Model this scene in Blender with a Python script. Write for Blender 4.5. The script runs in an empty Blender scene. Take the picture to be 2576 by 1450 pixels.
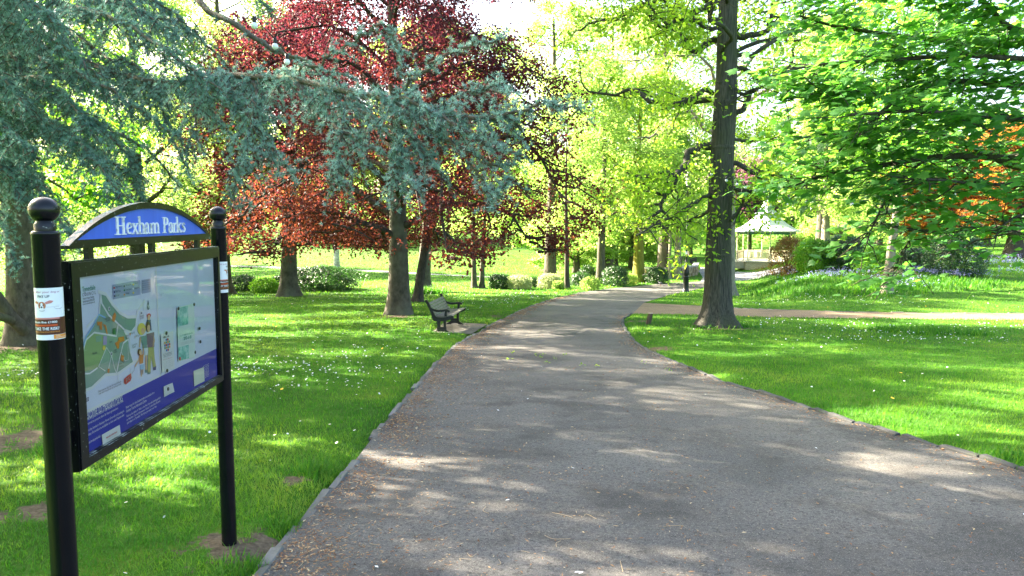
import bpy, math, random
import numpy as np
from mathutils import Vector, Matrix

# ------------------------------------------------------------------ camera, sky, sun, exposure
SC = bpy.context.scene
COL = SC.collection
EYE = np.array([0.0, 0.0, 1.65])
PITCH = math.atan(170 / 1860)
FPX = 1860.0                                   # focal length in pixels of a 2576 px wide frame
cd = bpy.data.cameras.new("camera")
cam = bpy.data.objects.new("camera", cd)
COL.objects.link(cam)
cam.location = EYE
cam.rotation_euler = (math.pi / 2 - PITCH, 0, 0)
cd.sensor_width = 36.0
cd.lens = 36.0 * FPX / 2576
cd.clip_start = 0.05
cd.clip_end = 4000
SC.camera = cam

SUN_AZ = math.radians(-60)                     # from +Y (straight ahead) towards -X
SUN_EL = math.radians(29)
SUND = Vector((math.sin(SUN_AZ) * math.cos(SUN_EL), math.cos(SUN_AZ) * math.cos(SUN_EL), math.sin(SUN_EL)))
w = bpy.data.worlds.new("World")
SC.world = w
w.use_nodes = True
wn = w.node_tree
bg = wn.nodes["Background"]
sky = wn.nodes.new("ShaderNodeTexSky")
sky.sky_type = 'NISHITA'
sky.sun_disc = False
sky.sun_elevation = SUN_EL
sky.sun_rotation = SUN_AZ % (2 * math.pi)
sky.air_density = 1.0
sky.dust_density = 5.0
wn.links.new(sky.outputs[0], bg.inputs[0])
bg.inputs[1].default_value = 0.075
sl = bpy.data.lights.new("sun", 'SUN')
sl.energy = 5.0
sl.angle = math.radians(0.53)
sl.color = (1.0, 0.88, 0.68)
so = bpy.data.objects.new("sun", sl)
COL.objects.link(so)
so.rotation_euler = SUND.to_track_quat('Z', 'Y').to_euler()
so.location = (-20, 15, 30)
SC.view_settings.view_transform = 'Standard'
SC.view_settings.look = 'None'
SC.view_settings.gamma = 1.0
SC.view_settings.exposure = 3.6
SC.render.engine = 'CYCLES'
cy = SC.cycles
cy.max_bounces = 8
cy.diffuse_bounces = 4
cy.glossy_bounces = 3
cy.transmission_bounces = 4
cy.transparent_max_bounces = 8
cy.sample_clamp_indirect = 8.0
cy.use_denoising = True
cy.caustics_reflective = False
cy.caustics_refractive = False

RNG = np.random.default_rng(7)


# ------------------------------------------------------------------ helpers: meshes
def tag(o, label=None, cat=None, group=None, kind=None):
    if label: o['label'] = label
    if cat: o['category'] = cat
    if group: o['group'] = group
    if kind: o['kind'] = kind
    return o


def empty(name, loc=(0, 0, 0), rz=0.0):
    o = bpy.data.objects.new(name, None)
    o.empty_display_size = 0.2
    o.location = loc
    o.rotation_euler = (0, 0, rz)
    COL.objects.link(o)
    return o


class MB:
    """collects vertices and faces (numpy), then links them as one mesh object"""
    def __init__(self):
        self.v = []; self.l = []; self.s = []; self.m = []; self.a = []; self.n = 0; self.sm = []

    def add(self, V, F, mat=0, att=None, smooth=False):
        V = np.asarray(V, float).reshape(-1, 3)
        if isinstance(F, np.ndarray):
            nf = len(F); k = F.shape[1]
            self.l.append((F + self.n).reshape(-1)); self.s.append(np.full(nf, k))
        else:
            nf = len(F)
            for f in F:
                self.l.append(np.asarray(f) + self.n); self.s.append(np.array([len(f)]))
        self.v.append(V); self.n += len(V)
        self.m.append(np.full(nf, mat)); self.sm.append(np.full(nf, smooth))
        self.a.append(np.zeros(nf) if att is None else np.broadcast_to(np.asarray(att, float), (nf,)))
        return self

    def box(self, c, s, rz=0.0, mat=0, R=None):
        x, y, z = np.array(s) / 2.0
        V = np.array([[-x, -y, -z], [x, -y, -z], [x, y, -z], [-x, y, -z], [-x, -y, z], [x, -y, z], [x, y, z], [-x, y, z]])
        if R is not None: V = V @ np.asarray(R).T
        if rz:
            c_, s_ = math.cos(rz), math.sin(rz)
            V = np.stack([V[:, 0] * c_ - V[:, 1] * s_, V[:, 0] * s_ + V[:, 1] * c_, V[:, 2]], 1)
        F = np.array([[0, 3, 2, 1], [4, 5, 6, 7], [0, 1, 5, 4], [1, 2, 6, 5], [2, 3, 7, 6], [3, 0, 4, 7]])
        return self.add(V + np.array(c), F, mat)

    def bar(self, a, b, wd, th, mat=0):
        a = np.array(a, float); b = np.array(b, float); d = b - a; L = np.linalg.norm(d); d /= L
        r = np.array([0, 0, 1.0]) if abs(d[2]) < .95 else np.array([1.0, 0, 0])
        u = np.cross(d, r); u /= np.linalg.norm(u); v = np.cross(u, d)
        return self.box((a + b) / 2, (L, wd, th), R=np.stack([d, u, v], 1), mat=mat)

    def lathe(self, prof, n=24, c=(0, 0, 0), mat=0, smooth=True, cap=True):
        prof = np.array(prof, float); k = len(prof)
        t = np.arange(n) * 2 * math.pi / n
        V = np.stack([prof[:, :1] * np.cos(t), prof[:, :1] * np.sin(t), np.repeat(prof[:, 1:2], n, 1)], -1).reshape(-1, 3) + np.array(c)
        i = np.arange(k - 1)[:, None] * n; j = np.arange(n)[None]; j2 = (j + 1) % n
        F = np.stack([i + j, i + j2, i + n + j2, i + n + j], -1).reshape(-1, 4)
        self.add(V, F, mat, smooth=smooth)
        if cap:
            self.add(V[:n], [list(range(n))[::-1]], mat)
            self.add(V[-n:], [list(range(n))], mat)
        return self

    def prism(self, P, thick, M=None, mat=0):
        """polygon P (n,2) in local x,z; extruded along local y from 0 to -thick (towards the viewer of the front)"""
        P = np.asarray(P, float); n = len(P)
        area = np.sum(P[:, 0] * np.roll(P[:, 1], -1) - np.roll(P[:, 0], -1) * P[:, 1])
        if area < 0: P = P[::-1]
        A = np.stack([P[:, 0], np.full(n, -thick), P[:, 1]], 1); B = np.stack([P[:, 0], np.zeros(n), P[:, 1]], 1)
        V = np.concatenate([A, B])
        if M is not None: V = V @ np.asarray(M[0]).T + np.asarray(M[1])
        F = [list(range(n)), list(range(2 * n - 1, n - 1, -1))] + [[(i + 1) % n, i, n + i, n + (i + 1) % n] for i in range(n)]
        return self.add(V, F, mat)

    def tubes(self, P, R, k=6, mat=0, att=None):
        """P (T,K,3) polylines, R (T,K) radii"""
        P = np.asarray(P, float); R = np.asarray(R, float)
        if P.ndim == 2: P = P[None]; R = R[None]
        T, K, _ = P.shape
        t = np.gradient(P, axis=1); t /= np.linalg.norm(t, axis=2, keepdims=True) + 1e-9
        m = t.mean(1); m /= np.linalg.norm(m, axis=1, keepdims=True) + 1e-9
        ref = np.where(np.abs(m[:, 2:3]) > .8, np.array([[1.0, .1, 0]]), np.array([[.05, .02, 1.0]]))[:, None, :]
        u = np.cross(t, ref); u /= np.linalg.norm(u, axis=2, keepdims=True) + 1e-9
        v = np.cross(t, u)
        a = np.arange(k) * 2 * math.pi / k
        V = P[:, :, None, :] + R[:, :, None, None] * (np.cos(a)[None, None, :, None] * u[:, :, None, :] + np.sin(a)[None, None, :, None] * v[:, :, None, :])
        V = V.reshape(-1, 3)
        b = (np.arange(T)[:, None, None] * K + np.arange(K - 1)[None, :, None]) * k
        j = np.arange(k)[None, None]; j2 = (j + 1) % k
        F = np.stack([b + j, b + j2, b + k + j2, b + k + j], -1).reshape(-1, 4)
        return self.add(V, F[:, ::-1], mat, att, smooth=True)

    def leaves(self, P, U, N, L, W, att, mat=0, fold=.12):
        S = np.cross(N, U); S /= np.linalg.norm(S, axis=1, keepdims=True) + 1e-9
        L = np.broadcast_to(L, (len(P),))[:, None]; W = np.broadcast_to(W, (len(P),))[:, None]
        V = np.stack([P, P + .42 * L * U + .5 * W * S + fold * W * N, P + L * U, P + .42 * L * U - .5 * W * S + fold * W * N], 1).reshape(-1, 3)
        F = np.arange(len(P) * 4).reshape(-1, 4)
        return self.add(V, F, mat, att)

    def needles(self, P, D, L, Wd, att, mat=0, rng=RNG):
        r = rng.normal(size=P.shape); S = np.cross(D, r); S /= np.linalg.norm(S, axis=1, keepdims=True) + 1e-9
        L = np.broadcast_to(L, (len(P),))[:, None]
        V = np.stack([P - S * Wd / 2, P + S * Wd / 2, P + D * L + S * Wd * .2, P + D * L - S * Wd * .2], 1).reshape(-1, 3)
        return self.add(V, np.arange(len(P) * 4).reshape(-1, 4), mat, att)

    def build(self, name, mats, parent=None):
        me = bpy.data.meshes.new(name)
        V = np.concatenate(self.v); Lp = np.concatenate(self.l).astype(np.int32); S = np.concatenate(self.s).astype(np.int32)
        me.vertices.add(len(V)); me.vertices.foreach_set('co', V.astype(np.float32).ravel())
        me.loops.add(len(Lp)); me.loops.foreach_set('vertex_index', Lp)
        me.polygons.add(len(S)); me.polygons.foreach_set('loop_start', np.concatenate([[0], np.cumsum(S)[:-1]]).astype(np.int32))
        me.polygons.foreach_set('material_index', np.concatenate(self.m).astype(np.int32))
        me.polygons.foreach_set('use_smooth', np.concatenate(self.sm).astype(bool))
        at = me.attributes.new('rnd', 'FLOAT', 'FACE'); at.data.foreach_set('value', np.concatenate(self.a).astype(np.float32))
        for m_ in (mats if isinstance(mats, (list, tuple)) else [mats]): me.materials.append(m_)
        me.update(calc_edges=True)
        o = bpy.data.objects.new(name, me); COL.objects.link(o)
        if parent is not None: o.parent = parent
        return o


def unit(a):
    return a / (np.linalg.norm(a, axis=-1, keepdims=True) + 1e-9)


def spline(pts, n):
    """smooth resample of a control polyline"""
    p = np.asarray(pts, float); k = len(p)
    if k == 2: return p[0] + (p[1] - p[0]) * np.linspace(0, 1, n)[:, None]
    e = np.concatenate([[2 * p[0] - p[1]], p, [2 * p[-1] - p[-2]]])
    out = []
    for s in np.linspace(0, k - 1 - 1e-6, n):
        i = int(s); t = s - i; a, b, c, d = e[i:i + 4]
        out.append(.5 * (2 * b + (c - a) * t + (2 * a - 5 * b + 4 * c - d) * t * t + (3 * b - a - 3 * c + d) * t ** 3))
    return np.array(out)


# ------------------------------------------------------------------ helpers: materials
def mat_new(name):
    m = bpy.data.materials.new(name); m.use_nodes = True
    nt = m.node_tree
    return m, nt, nt.nodes["Principled BSDF"], nt.nodes["Material Output"]


def node(nt, typ, **kw):
    n = nt.nodes.new(typ)
    for k, v in kw.items():
        if k in n.inputs.keys() if hasattr(n.inputs, 'keys') else False: n.inputs[k].default_value = v
        else: setattr(n, k, v)
    return n


def ramp(nt, stops, fac):
    r = nt.nodes.new("ShaderNodeValToRGB")
    el = r.color_ramp.elements
    while len(el) < len(stops): el.new(.5)
    for e, (p, c) in zip(el, stops):
        e.position = p; e.color = (*c, 1) if len(c) == 3 else c
    nt.links.new(fac, r.inputs[0])
    return r.outputs[0]


def noise(nt, scale, detail=4, rough=.6, vec=None, stretch=None, coord='Object'):
    n = nt.nodes.new("ShaderNodeTexNoise"); n.inputs['Scale'].default_value = scale
    n.inputs['Detail'].default_value = detail; n.inputs['Roughness'].default_value = rough
    if vec is None:
        tc = nt.nodes.new("ShaderNodeTexCoord"); vec = tc.outputs[coord]
    if stretch:
        mp = nt.nodes.new("ShaderNodeMapping"); mp.inputs['Scale'].default_value = stretch
        nt.links.new(vec, mp.inputs[0]); vec = mp.outputs[0]
    nt.links.new(vec, n.inputs['Vector'])
    return n.outputs['Fac']


def mixc(nt, a, b, fac):
    m = nt.nodes.new("ShaderNodeMix"); m.data_type = 'RGBA'
    for s, v in ((6, a), (7, b)):
        if isinstance(v, tuple): m.inputs[s].default_value = (*v, 1)
        else: nt.links.new(v, m.inputs[s])
    if isinstance(fac, (int, float)): m.inputs[0].default_value = fac
    else: nt.links.new(fac, m.inputs[0])
    return m.outputs[2]


def bump(nt, bsdf, h, strength=.4, dist=.02):
    b = nt.nodes.new("ShaderNodeBump"); b.inputs['Strength'].default_value = strength; b.inputs['Distance'].default_value = dist
    nt.links.new(h, b.inputs['Height']); nt.links.new(b.outputs[0], bsdf.inputs['Normal'])


def plain(name, c, rough=.6, var=.12, scale=6.0, spec=.4, metal=0.0, bmp=0.0):
    m, nt, b, o = mat_new(name)
    lo = tuple(x * (1 - var) for x in c); hi = tuple(min(1, x * (1 + var)) for x in c)
    nz = noise(nt, scale)
    nt.links.new(ramp(nt, [(.3, lo), (.7, hi)], nz), b.inputs['Base Color'])
    b.inputs['Roughness'].default_value = rough
    b.inputs['Specular IOR Level'].default_value = spec
    b.inputs['Metallic'].default_value = metal
    if bmp: bump(nt, b, noise(nt, scale * 8), bmp, .01)
    return m


def leafmat(name, cols, tcols, trans=.45, rough=.5, spec=.3):
    """cols / tcols: dark .. light colour of the surface and of the light that passes through"""
    m, nt, b, o = mat_new(name)
    at = nt.nodes.new("ShaderNodeAttribute"); at.attribute_name = 'rnd'
    k = len(cols)
    nt.links.new(ramp(nt, [(i / (k - 1), c) for i, c in enumerate(cols)], at.outputs['Fac']), b.inputs['Base Color'])
    b.inputs['Roughness'].default_value = rough; b.inputs['Specular IOR Level'].default_value = spec
    t = nt.nodes.new("ShaderNodeBsdfTranslucent")
    nt.links.new(ramp(nt, [(i / (len(tcols) - 1), c) for i, c in enumerate(tcols)], at.outputs['Fac']), t.inputs[0])
    mx = nt.nodes.new("ShaderNodeMixShader"); mx.inputs[0].default_value = trans
    nt.links.new(b.outputs[0], mx.inputs[1]); nt.links.new(t.outputs[0], mx.inputs[2]); nt.links.new(mx.outputs[0], o.inputs[0])
    return m


def barkmat(name, dark, light, stretch=(9, 9, 1.6), moss=None, strength=.9, scale=2.2):
    m, nt, b, o = mat_new(name)
    n1 = noise(nt, scale, 8, .65, stretch=stretch)
    c = ramp(nt, [(.32, dark), (.66, light)], n1)
    n2 = noise(nt, 1.3, 3)
    if moss: c = mixc(nt, c, moss, ramp(nt, [(.45, (0, 0, 0)), (.7, (.7, .7, .7))], n2))
    nt.links.new(c, b.inputs['Base Color'])
    b.inputs['Roughness'].default_value = .9; b.inputs['Specular IOR Level'].default_value = .15
    bump(nt, b, n1, strength, .03)
    return m


BARK_OAK = barkmat("oak_bark", (.022, .022, .020), (.115, .108, .090), stretch=(20, 20, 1.3), moss=(.06, .068, .035), strength=1.0)
BARK_BEECH = barkmat("beech_bark", (.045, .041, .033), (.125, .112, .088), stretch=(3, 3, 2), moss=(.16, .17, .12), strength=.4)
BARK_PALE = barkmat("pale_bark", (.13, .115, .09), (.30, .27, .21), stretch=(4, 4, 2), strength=.4)
BARK_GREY = barkmat("grey_bark", (.05, .044, .034), (.13, .115, .09), stretch=(7, 7, 1.5))
BARK_YELLOW = barkmat("mossy_bark", (.12, .11, .018), (.25, .23, .04), stretch=(6, 6, 1.5), strength=.5)
BARK_BIRCH = barkmat("birch_bark", (.12, .11, .10), (.75, .73, .70), stretch=(1.5, 1.5, 6), strength=.3)
BARK_CEDAR = barkmat("cedar_bark", (.055, .045, .036), (.16, .13, .10), stretch=(6, 6, 3), moss=(.13, .13, .07))
BARK_DARK = barkmat("dark_bark", (.03, .026, .022), (.09, .078, .062), stretch=(6, 6, 2))

L_OAK = leafmat("oak_leaf", [(.10, .23, .014), (.17, .32, .022), (.25, .38, .035)], [(.34, .66, .03), (.50, .78, .05), (.66, .86, .09)], .52)
L_YG = leafmat("spring_leaf", [(.09, .18, .028), (.15, .26, .045), (.23, .33, .08)], [(.34, .58, .09), (.50, .72, .15), (.66, .83, .26)], .5)
L_GREEN = leafmat("green_leaf", [(.035, .11, .010), (.06, .17, .015), (.10, .22, .02)], [(.14, .42, .02), (.24, .56, .03), (.40, .66, .04)], .48)
L_MAPLE = leafmat("maple_leaf", [(.026, .095, .020), (.046, .150, .028), (.09, .21, .045)], [(.09, .36, .03), (.18, .52, .05), (.42, .70, .10)], .45, rough=.42, spec=.4)
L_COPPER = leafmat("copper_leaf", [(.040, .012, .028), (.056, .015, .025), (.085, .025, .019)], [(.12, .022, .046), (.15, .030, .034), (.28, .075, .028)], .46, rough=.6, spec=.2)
L_ORANGE = leafmat("orange_leaf", [(.13, .040, .014), (.18, .07, .018), (.22, .12, .025)], [(.46, .12, .02), (.58, .25, .03), (.66, .42, .06)], .5)
L_PLUM = leafmat("plum_leaf", [(.08, .03, .05), (.12, .05, .075), (.16, .07, .10)], [(.24, .09, .15), (.32, .14, .20)], .4)
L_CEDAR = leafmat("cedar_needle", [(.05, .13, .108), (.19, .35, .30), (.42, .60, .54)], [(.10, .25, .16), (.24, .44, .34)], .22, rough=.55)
L_DARK = leafmat("evergreen_leaf", [(.008, .032, .011), (.017, .055, .016), (.035, .088, .020)], [(.04, .14, .02), (.08, .22, .03)], .25, rough=.35, spec=.5)
L_PALE = leafmat("variegated_leaf", [(.16, .24, .09), (.34, .40, .20), (.55, .56, .36)], [(.4, .5, .15), (.6, .65, .3)], .35)
L_RUST = leafmat("barberry_leaf", [(.06, .03, .012), (.13, .05, .02), (.10, .14, .02)], [(.35, .12, .03), (.35, .3, .04)], .4)


# ------------------------------------------------------------------ terrain
_y = np.arange(-60, 700, .5)
def _prof(pts):
    p = np.interp(_y, [a for a, _ in pts], [b for _, b in pts])
    k = np.exp(-np.linspace(-2, 2, 17) ** 2); k /= k.sum()
    q = np.convolve(np.pad(p, 8, mode='edge'), k, 'valid')
    return np.where(_y < 20, p, q)
PROF_C = _prof([(-60, .5), (-10, .5), (0, 0), (35, -1.93), (50, -2.42), (72, -2.75), (95, -2.7), (130, -2.2), (170, -1), (700, 0)])
PROF_L = _prof([(-60, .5), (-10, .5), (0, 0), (35, -1.93), (48, -2.3), (62, -2.35), (85, -1.9), (110, -.8), (150, 1), (700, 2)])
PROF_R = _prof([(-60, .5), (-10, .5), (0, 0), (20, -1.1), (25, -1.27), (30, -1.12), (37, -.97), (50, -.95), (80, -1.2), (150, -1), (700, 0)])


def sst(a, b, x):
    t = np.clip((x - a) / (b - a), 0, 1); return t * t * (3 - 2 * t)


def h0(x, y):
    x = np.asarray(x, float); y = np.asarray(y, float)
    t = x / np.maximum(y, 12.0)
    L = np.interp(y, _y, PROF_L); C = np.interp(y, _y, PROF_C); R = np.interp(y, _y, PROF_R)
    wL = 1 - sst(.03, .13, t); wR = sst(.31, .43, t)
    z = C + (L - C) * wL + (R - C) * wR
    return z + .025 * np.sin(x * .7 + 1.3) * np.cos(y * .55) * np.clip((np.hypot(x, y) - 6) / 10, 0, 1)


def ray(px, py):
    xc = (px - 1288) / FPX; yc = -(py - 725) / FPX
    c, s = math.cos(PITCH), math.sin(PITCH)
    return np.array([xc, c + yc * s, -s + yc * c])


_t = np.geomspace(.5, 600, 6000)
def gp(px, py):
    """ground point seen at this place of the photograph (used to take world positions)"""
    d = ray(px, py); P = EYE + _t[:, None] * d
    below = P[:, 2] - h0(P[:, 0], P[:, 1]) < 0
    i = int(np.argmax(below)) if below.any() else len(_t) - 1
    return P[i]


def at(px, py, d):
    return EYE + ray(px, py) * d


# path edges, taken as world points
def edge(pxs): return np.array([gp(*p)[:2] for p in pxs])
def extend(E, a=0, b=0):
    if a: E = np.concatenate([[E[0] + (E[0] - E[1]) / np.linalg.norm(E[0] - E[1]) * a], E])
    if b: E = np.concatenate([E, [E[-1] + (E[-1] - E[-2]) / np.linalg.norm(E[-1] - E[-2]) * b]])
    return E
def resample(E, n):
    s = np.concatenate([[0], np.cumsum(np.linalg.norm(np.diff(E, axis=0), axis=1))])
    q = np.linspace(0, s[-1], n)
    return np.stack([np.interp(q, s, E[:, 0]), np.interp(q, s, E[:, 1])], 1)


L_EDGE = extend(edge([(690, 1400), (768, 1310), (822, 1245), (880, 1180), (960, 1075), (1040, 985), (1100, 912), (1150, 868), (1190, 845), (1240, 815), (1290, 792), (1340, 769), (1400, 750), (1460, 737), (1520, 729), (1580, 723), (1640, 717), (1700, 713), (1762, 709)]), 9)
R_EDGE_NEAR = extend(edge([(2576, 1190), (2440, 1148), (2300, 1112), (2200, 1080), (2100, 1052), (2000, 1020), (1920, 992), (1830, 968), (1760, 940), (1700, 915), (1640, 890), (1600, 866), (1578, 842), (1566, 818), (1568, 802), (1590, 791)]), 9)
R_EDGE_FAR = edge([(1620, 763), (1655, 752), (1690, 741), (1760, 727), (1850, 708), (1930, 693)])
R_EDGE = np.concatenate([R_EDGE_NEAR, R_EDGE_FAR])
X_LOW = extend(edge([(1545, 806), (1590, 791), (1700, 793), (1800, 796), (1950, 800), (2100, 802), (2300, 804), (2576, 807)]), 0, 20)
X_UP = extend(edge([(1560, 762), (1620, 763), (1730, 769), (1850, 776), (1980, 781), (2100, 785), (2300, 788), (2576, 789)]), 0, 20)
PLAZA = edge([(1762, 709), (1768, 700), (1752, 672), (1990, 667), (2010, 684), (1930, 693)])
PAD = edge([(1086, 838), (1120, 812), (1226, 818), (1185, 843)])
FARPATH_A = edge([(560, 672), (760, 678), (900, 683), (1050, 691), (1200, 698), (1330, 704)])
FARPATH_B = edge([(560, 668), (760, 674), (900, 679), (1050, 687), (1200, 695), (1330, 701)])


def strip_poly(A, B): return np.concatenate([A, B[::-1]])
POLYS = {'main': strip_poly(L_EDGE, R_EDGE), 'cross': strip_poly(X_LOW, X_UP), 'plaza': PLAZA, 'pad': PAD, 'far': strip_poly(FARPATH_A, FARPATH_B)}


def sdist(P, poly):
    """signed distance, positive outside"""
    P = np.asarray(P); ins = np.zeros(len(P), bool); d2 = np.full(len(P), 1e9)
    for a, b in zip(poly, np.roll(poly, -1, 0)):
        e = b - a; r = P - a
        t = np.clip((r @ e) / (e @ e + 1e-12), 0, 1)
        q = r - t[:, None] * e
        d2 = np.minimum(d2, (q * q).sum(1))
        c = (a[1] > P[:, 1]) != (b[1] > P[:, 1])
        if c.any():
            xi = a[0] + (P[:, 1] - a[1]) / (b[1] - a[1] + 1e-12) * e[0]
            ins ^= c & (P[:, 0] < xi)
    d = np.sqrt(d2)
    return np.where(ins, -d, d)


def pathdist(P):
    d = np.full(len(P), 50.0)
    near = np.hypot(P[:, 0], P[:, 1]) < 110
    if near.any():
        q = P[near]; m = np.full(len(q), 50.0)
        for p in POLYS.values(): m = np.minimum(m, sdist(q, p))
        d[near] = m
    return d


def lift(P): return -.03 + .07 * sst(-.02, .22, pathdist(P))
def hl(x, y):
    x = np.atleast_1d(np.asarray(x, float)); y = np.atleast_1d(np.asarray(y, float))
    return h0(x, y) + lift(np.stack([x, y], 1))


SOIL = [(*gp(px, py)[:2], r) for px, py, r in [(578, 1392, .26), (650, 1380, .16), (30, 1115, .55), (735, 1222, .13), (1648, 882, .36), (1606, 812, .4), (1004, 800, .7), (40, 880, 1.0), (1803, 828, .75), (60, 1310, .2), (1250, 800, .35), (1870, 830, .3)]]
def soil(P):
    s = np.zeros(len(P))
    for x, y, r in SOIL:
        w_ = 1 + .55 * np.sin(P[:, 0] * 7.3 / r ** .5 + y) * np.sin(P[:, 1] * 6.1 / r ** .5 + x) + .3 * np.sin(P[:, 0] * 19 + P[:, 1] * 13)
        s = np.maximum(s, np.exp(-(((P[:, 0] - x) ** 2 + (P[:, 1] - y) ** 2) / (r * r))) * w_)
    return s


def ground_material():
    m, nt, b, o = mat_new("lawn_ground")
    geo = nt.nodes.new("ShaderNodeNewGeometry")
    n1 = noise(nt, .9, 5, vec=geo.outputs['Position']); n2 = noise(nt, 14, 4, vec=geo.outputs['Position'])
    c = ramp(nt, [(.30, (.030, .085, .008)), (.55, (.050, .135, .010)), (.72, (.105, .165, .016))], n1)
    c = mixc(nt, c, (.02, .055, .006), ramp(nt, [(.5, (0, 0, 0)), (.8, (.6, .6, .6))], n2))
    at_ = nt.nodes.new("ShaderNodeAttribute"); at_.attribute_name = 'soil'
    ad = nt.nodes.new("ShaderNodeMath"); ad.operation = 'MULTIPLY_ADD'; ad.inputs[1].default_value = 1.0
    nt.links.new(at_.outputs['Fac'], ad.inputs[0])
    sub = nt.nodes.new("ShaderNodeMath"); sub.operation = 'MULTIPLY_ADD'; sub.inputs[1].default_value = 1.8; sub.inputs[2].default_value = -.95
    nt.links.new(n2, sub.inputs[0]); nt.links.new(sub.outputs[0], ad.inputs[2])
    sc = ramp(nt, [(.3, (.060, .045, .030)), (.7, (.16, .125, .085))], noise(nt, 30, 5, vec=geo.outputs['Position']))
    c = mixc(nt, c, sc, ramp(nt, [(.35, (0, 0, 0)), (.55, (1, 1, 1))], ad.outputs[0]))
    nt.links.new(c, b.inputs['Base Color']); b.inputs['Roughness'].default_value = .95; b.inputs['Specular IOR Level'].default_value = .1
    bump(nt, b, noise(nt, 40, 4, vec=geo.outputs['Position']), .6, .03)
    return m


def build_ground():
    rad = np.concatenate([[.05], np.geomspace(.4, 1600, 330)])
    th = np.linspace(0, 2 * math.pi, 721)[:-1]
    X = rad[:, None] * np.sin(th); Y = rad[:, None] * np.cos(th)
    P = np.stack([X.ravel(), Y.ravel()], 1)
    Z = h0(P[:, 0], P[:, 1]) + lift(P)
    n = len(th)
    i = np.arange(len(rad) - 1)[:, None] * n; j = np.arange(n)[None]; j2 = (j + 1) % n
    F = np.stack([i + j, i + n + j, i + n + j2, i + j2], -1).reshape(-1, 4)
    m = MB(); m.add(np.stack([P[:, 0], P[:, 1], Z], 1), F, smooth=True)
    m.add(np.stack([P[:n, 0], P[:n, 1], Z[:n]], 1), [list(range(n))[::-1]])
    o = m.build("lawn", ground_material())
    a = o.data.attributes.new('soil', 'FLOAT', 'POINT')
    s = soil(P); a.data.foreach_set('value', np.concatenate([s, s[:n]]).astype(np.float32))
    tag(o, kind='structure', label="mown green park lawn sloping gently away under the trees")
build_ground()


def asphalt(name, base, warm, dark, grit=140):
    m, nt, b, o = mat_new(name)
    geo = nt.nodes.new("ShaderNodeNewGeometry"); V = geo.outputs['Position']
    big = noise(nt, .45, 4, vec=V); mid = noise(nt, 2.2, 6, .7, vec=V); fine = noise(nt, grit, 3, .8, vec=V)
    c = ramp(nt, [(.36, dark), (.60, base)], big)
    c = mixc(nt, c, warm, ramp(nt, [(.48, (0, 0, 0)), (.75, (.75, .75, .75))], mid))
    grit_ = noise(nt, 38, 4, .75, vec=V)
    c = mixc(nt, c, tuple(x * .5 for x in dark), ramp(nt, [(.36, (.9, .9, .9)), (.52, (0, 0, 0))], grit_))
    c = mixc(nt, c, tuple(min(1, x * 1.9) for x in warm), ramp(nt, [(.60, (0, 0, 0)), (.70, (.7, .7, .7))], noise(nt, 55, 3, .7, vec=V)))
    stain = noise(nt, 1.1, 7, .75, vec=V)
    c = mixc(nt, c, tuple(x * .62 for x in dark), ramp(nt, [(.50, (0, 0, 0)), (.62, (.9, .9, .9))], stain))
    c = mixc(nt, c, tuple(x * .25 for x in dark), ramp(nt, [(.30, (.95, .95, .95)), (.47, (0, 0, 0))], fine))
    c = mixc(nt, c, tuple(min(1, x * 2.6) for x in base), ramp(nt, [(.58, (0, 0, 0)), (.70, (.9, .9, .9))], fine))
    nt.links.new(c, b.inputs['Base Color']); b.inputs['Roughness'].default_value = .85; b.inputs['Specular IOR Level'].default_value = .25
    bump(nt, b, fine, .5, .006)
    return m


A_PATH = asphalt("path_asphalt", (.132, .126, .120), (.170, .146, .118), (.080, .078, .077))
A_CROSS = asphalt("gravel_path", (.23, .165, .10), (.30, .21, .12), (.17, .125, .08), 90)
A_PLAZA = asphalt("plaza_asphalt", (.22, .22, .24), (.26, .24, .22), (.17, .17, .19), 60)
A_PAD = asphalt("concrete_pad", (.20, .19, .16), (.22, .18, .12), (.15, .14, .12), 80)


def strip(name, A, B, mat, up, n=160, k=24):
    a = resample(A, n); b = resample(B, n)
    s = np.linspace(0, 1, k)[None, :, None]
    P = (a[:, None] * (1 - s) + b[:, None] * s).reshape(-1, 2)
    i = np.arange(n - 1)[:, None] * k; j = np.arange(k - 1)[None]
    F = np.stack([i + j, i + j + 1, i + k + j + 1, i + k + j], -1).reshape(-1, 4)
    m = MB(); m.add(np.stack([P[:, 0], P[:, 1], h0(P[:, 0], P[:, 1]) + up], 1), F, smooth=True)
    return m.build(name, mat)


o = strip("path", L_EDGE, R_EDGE, A_PATH, .012, 260, 36); tag(o, "wide grey tarmac park path curving away between lawns", kind='structure')
o = strip("side_path", X_LOW, X_UP, A_CROSS, .008); tag(o, "narrow brown gravel path branching off behind the oak", kind='structure')
o = strip("plaza", PLAZA[[0, 1, 2]], PLAZA[[5, 4, 3]], A_PLAZA, .008, 60, 40); tag(o, "pale tarmac open area in front of the bandstand", kind='structure')
o = strip("bench_pavement", PAD[[0, 1]], PAD[[3, 2]], A_PAD, .020, 20, 20); tag(o, "small concrete slab the bench stands on", kind='structure')
o = strip("far_path", FARPATH_A, FARPATH_B, A_PLAZA, .012, 60, 4); tag(o, "thin pale path crossing the far sunny lawn", kind='structure')

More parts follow.
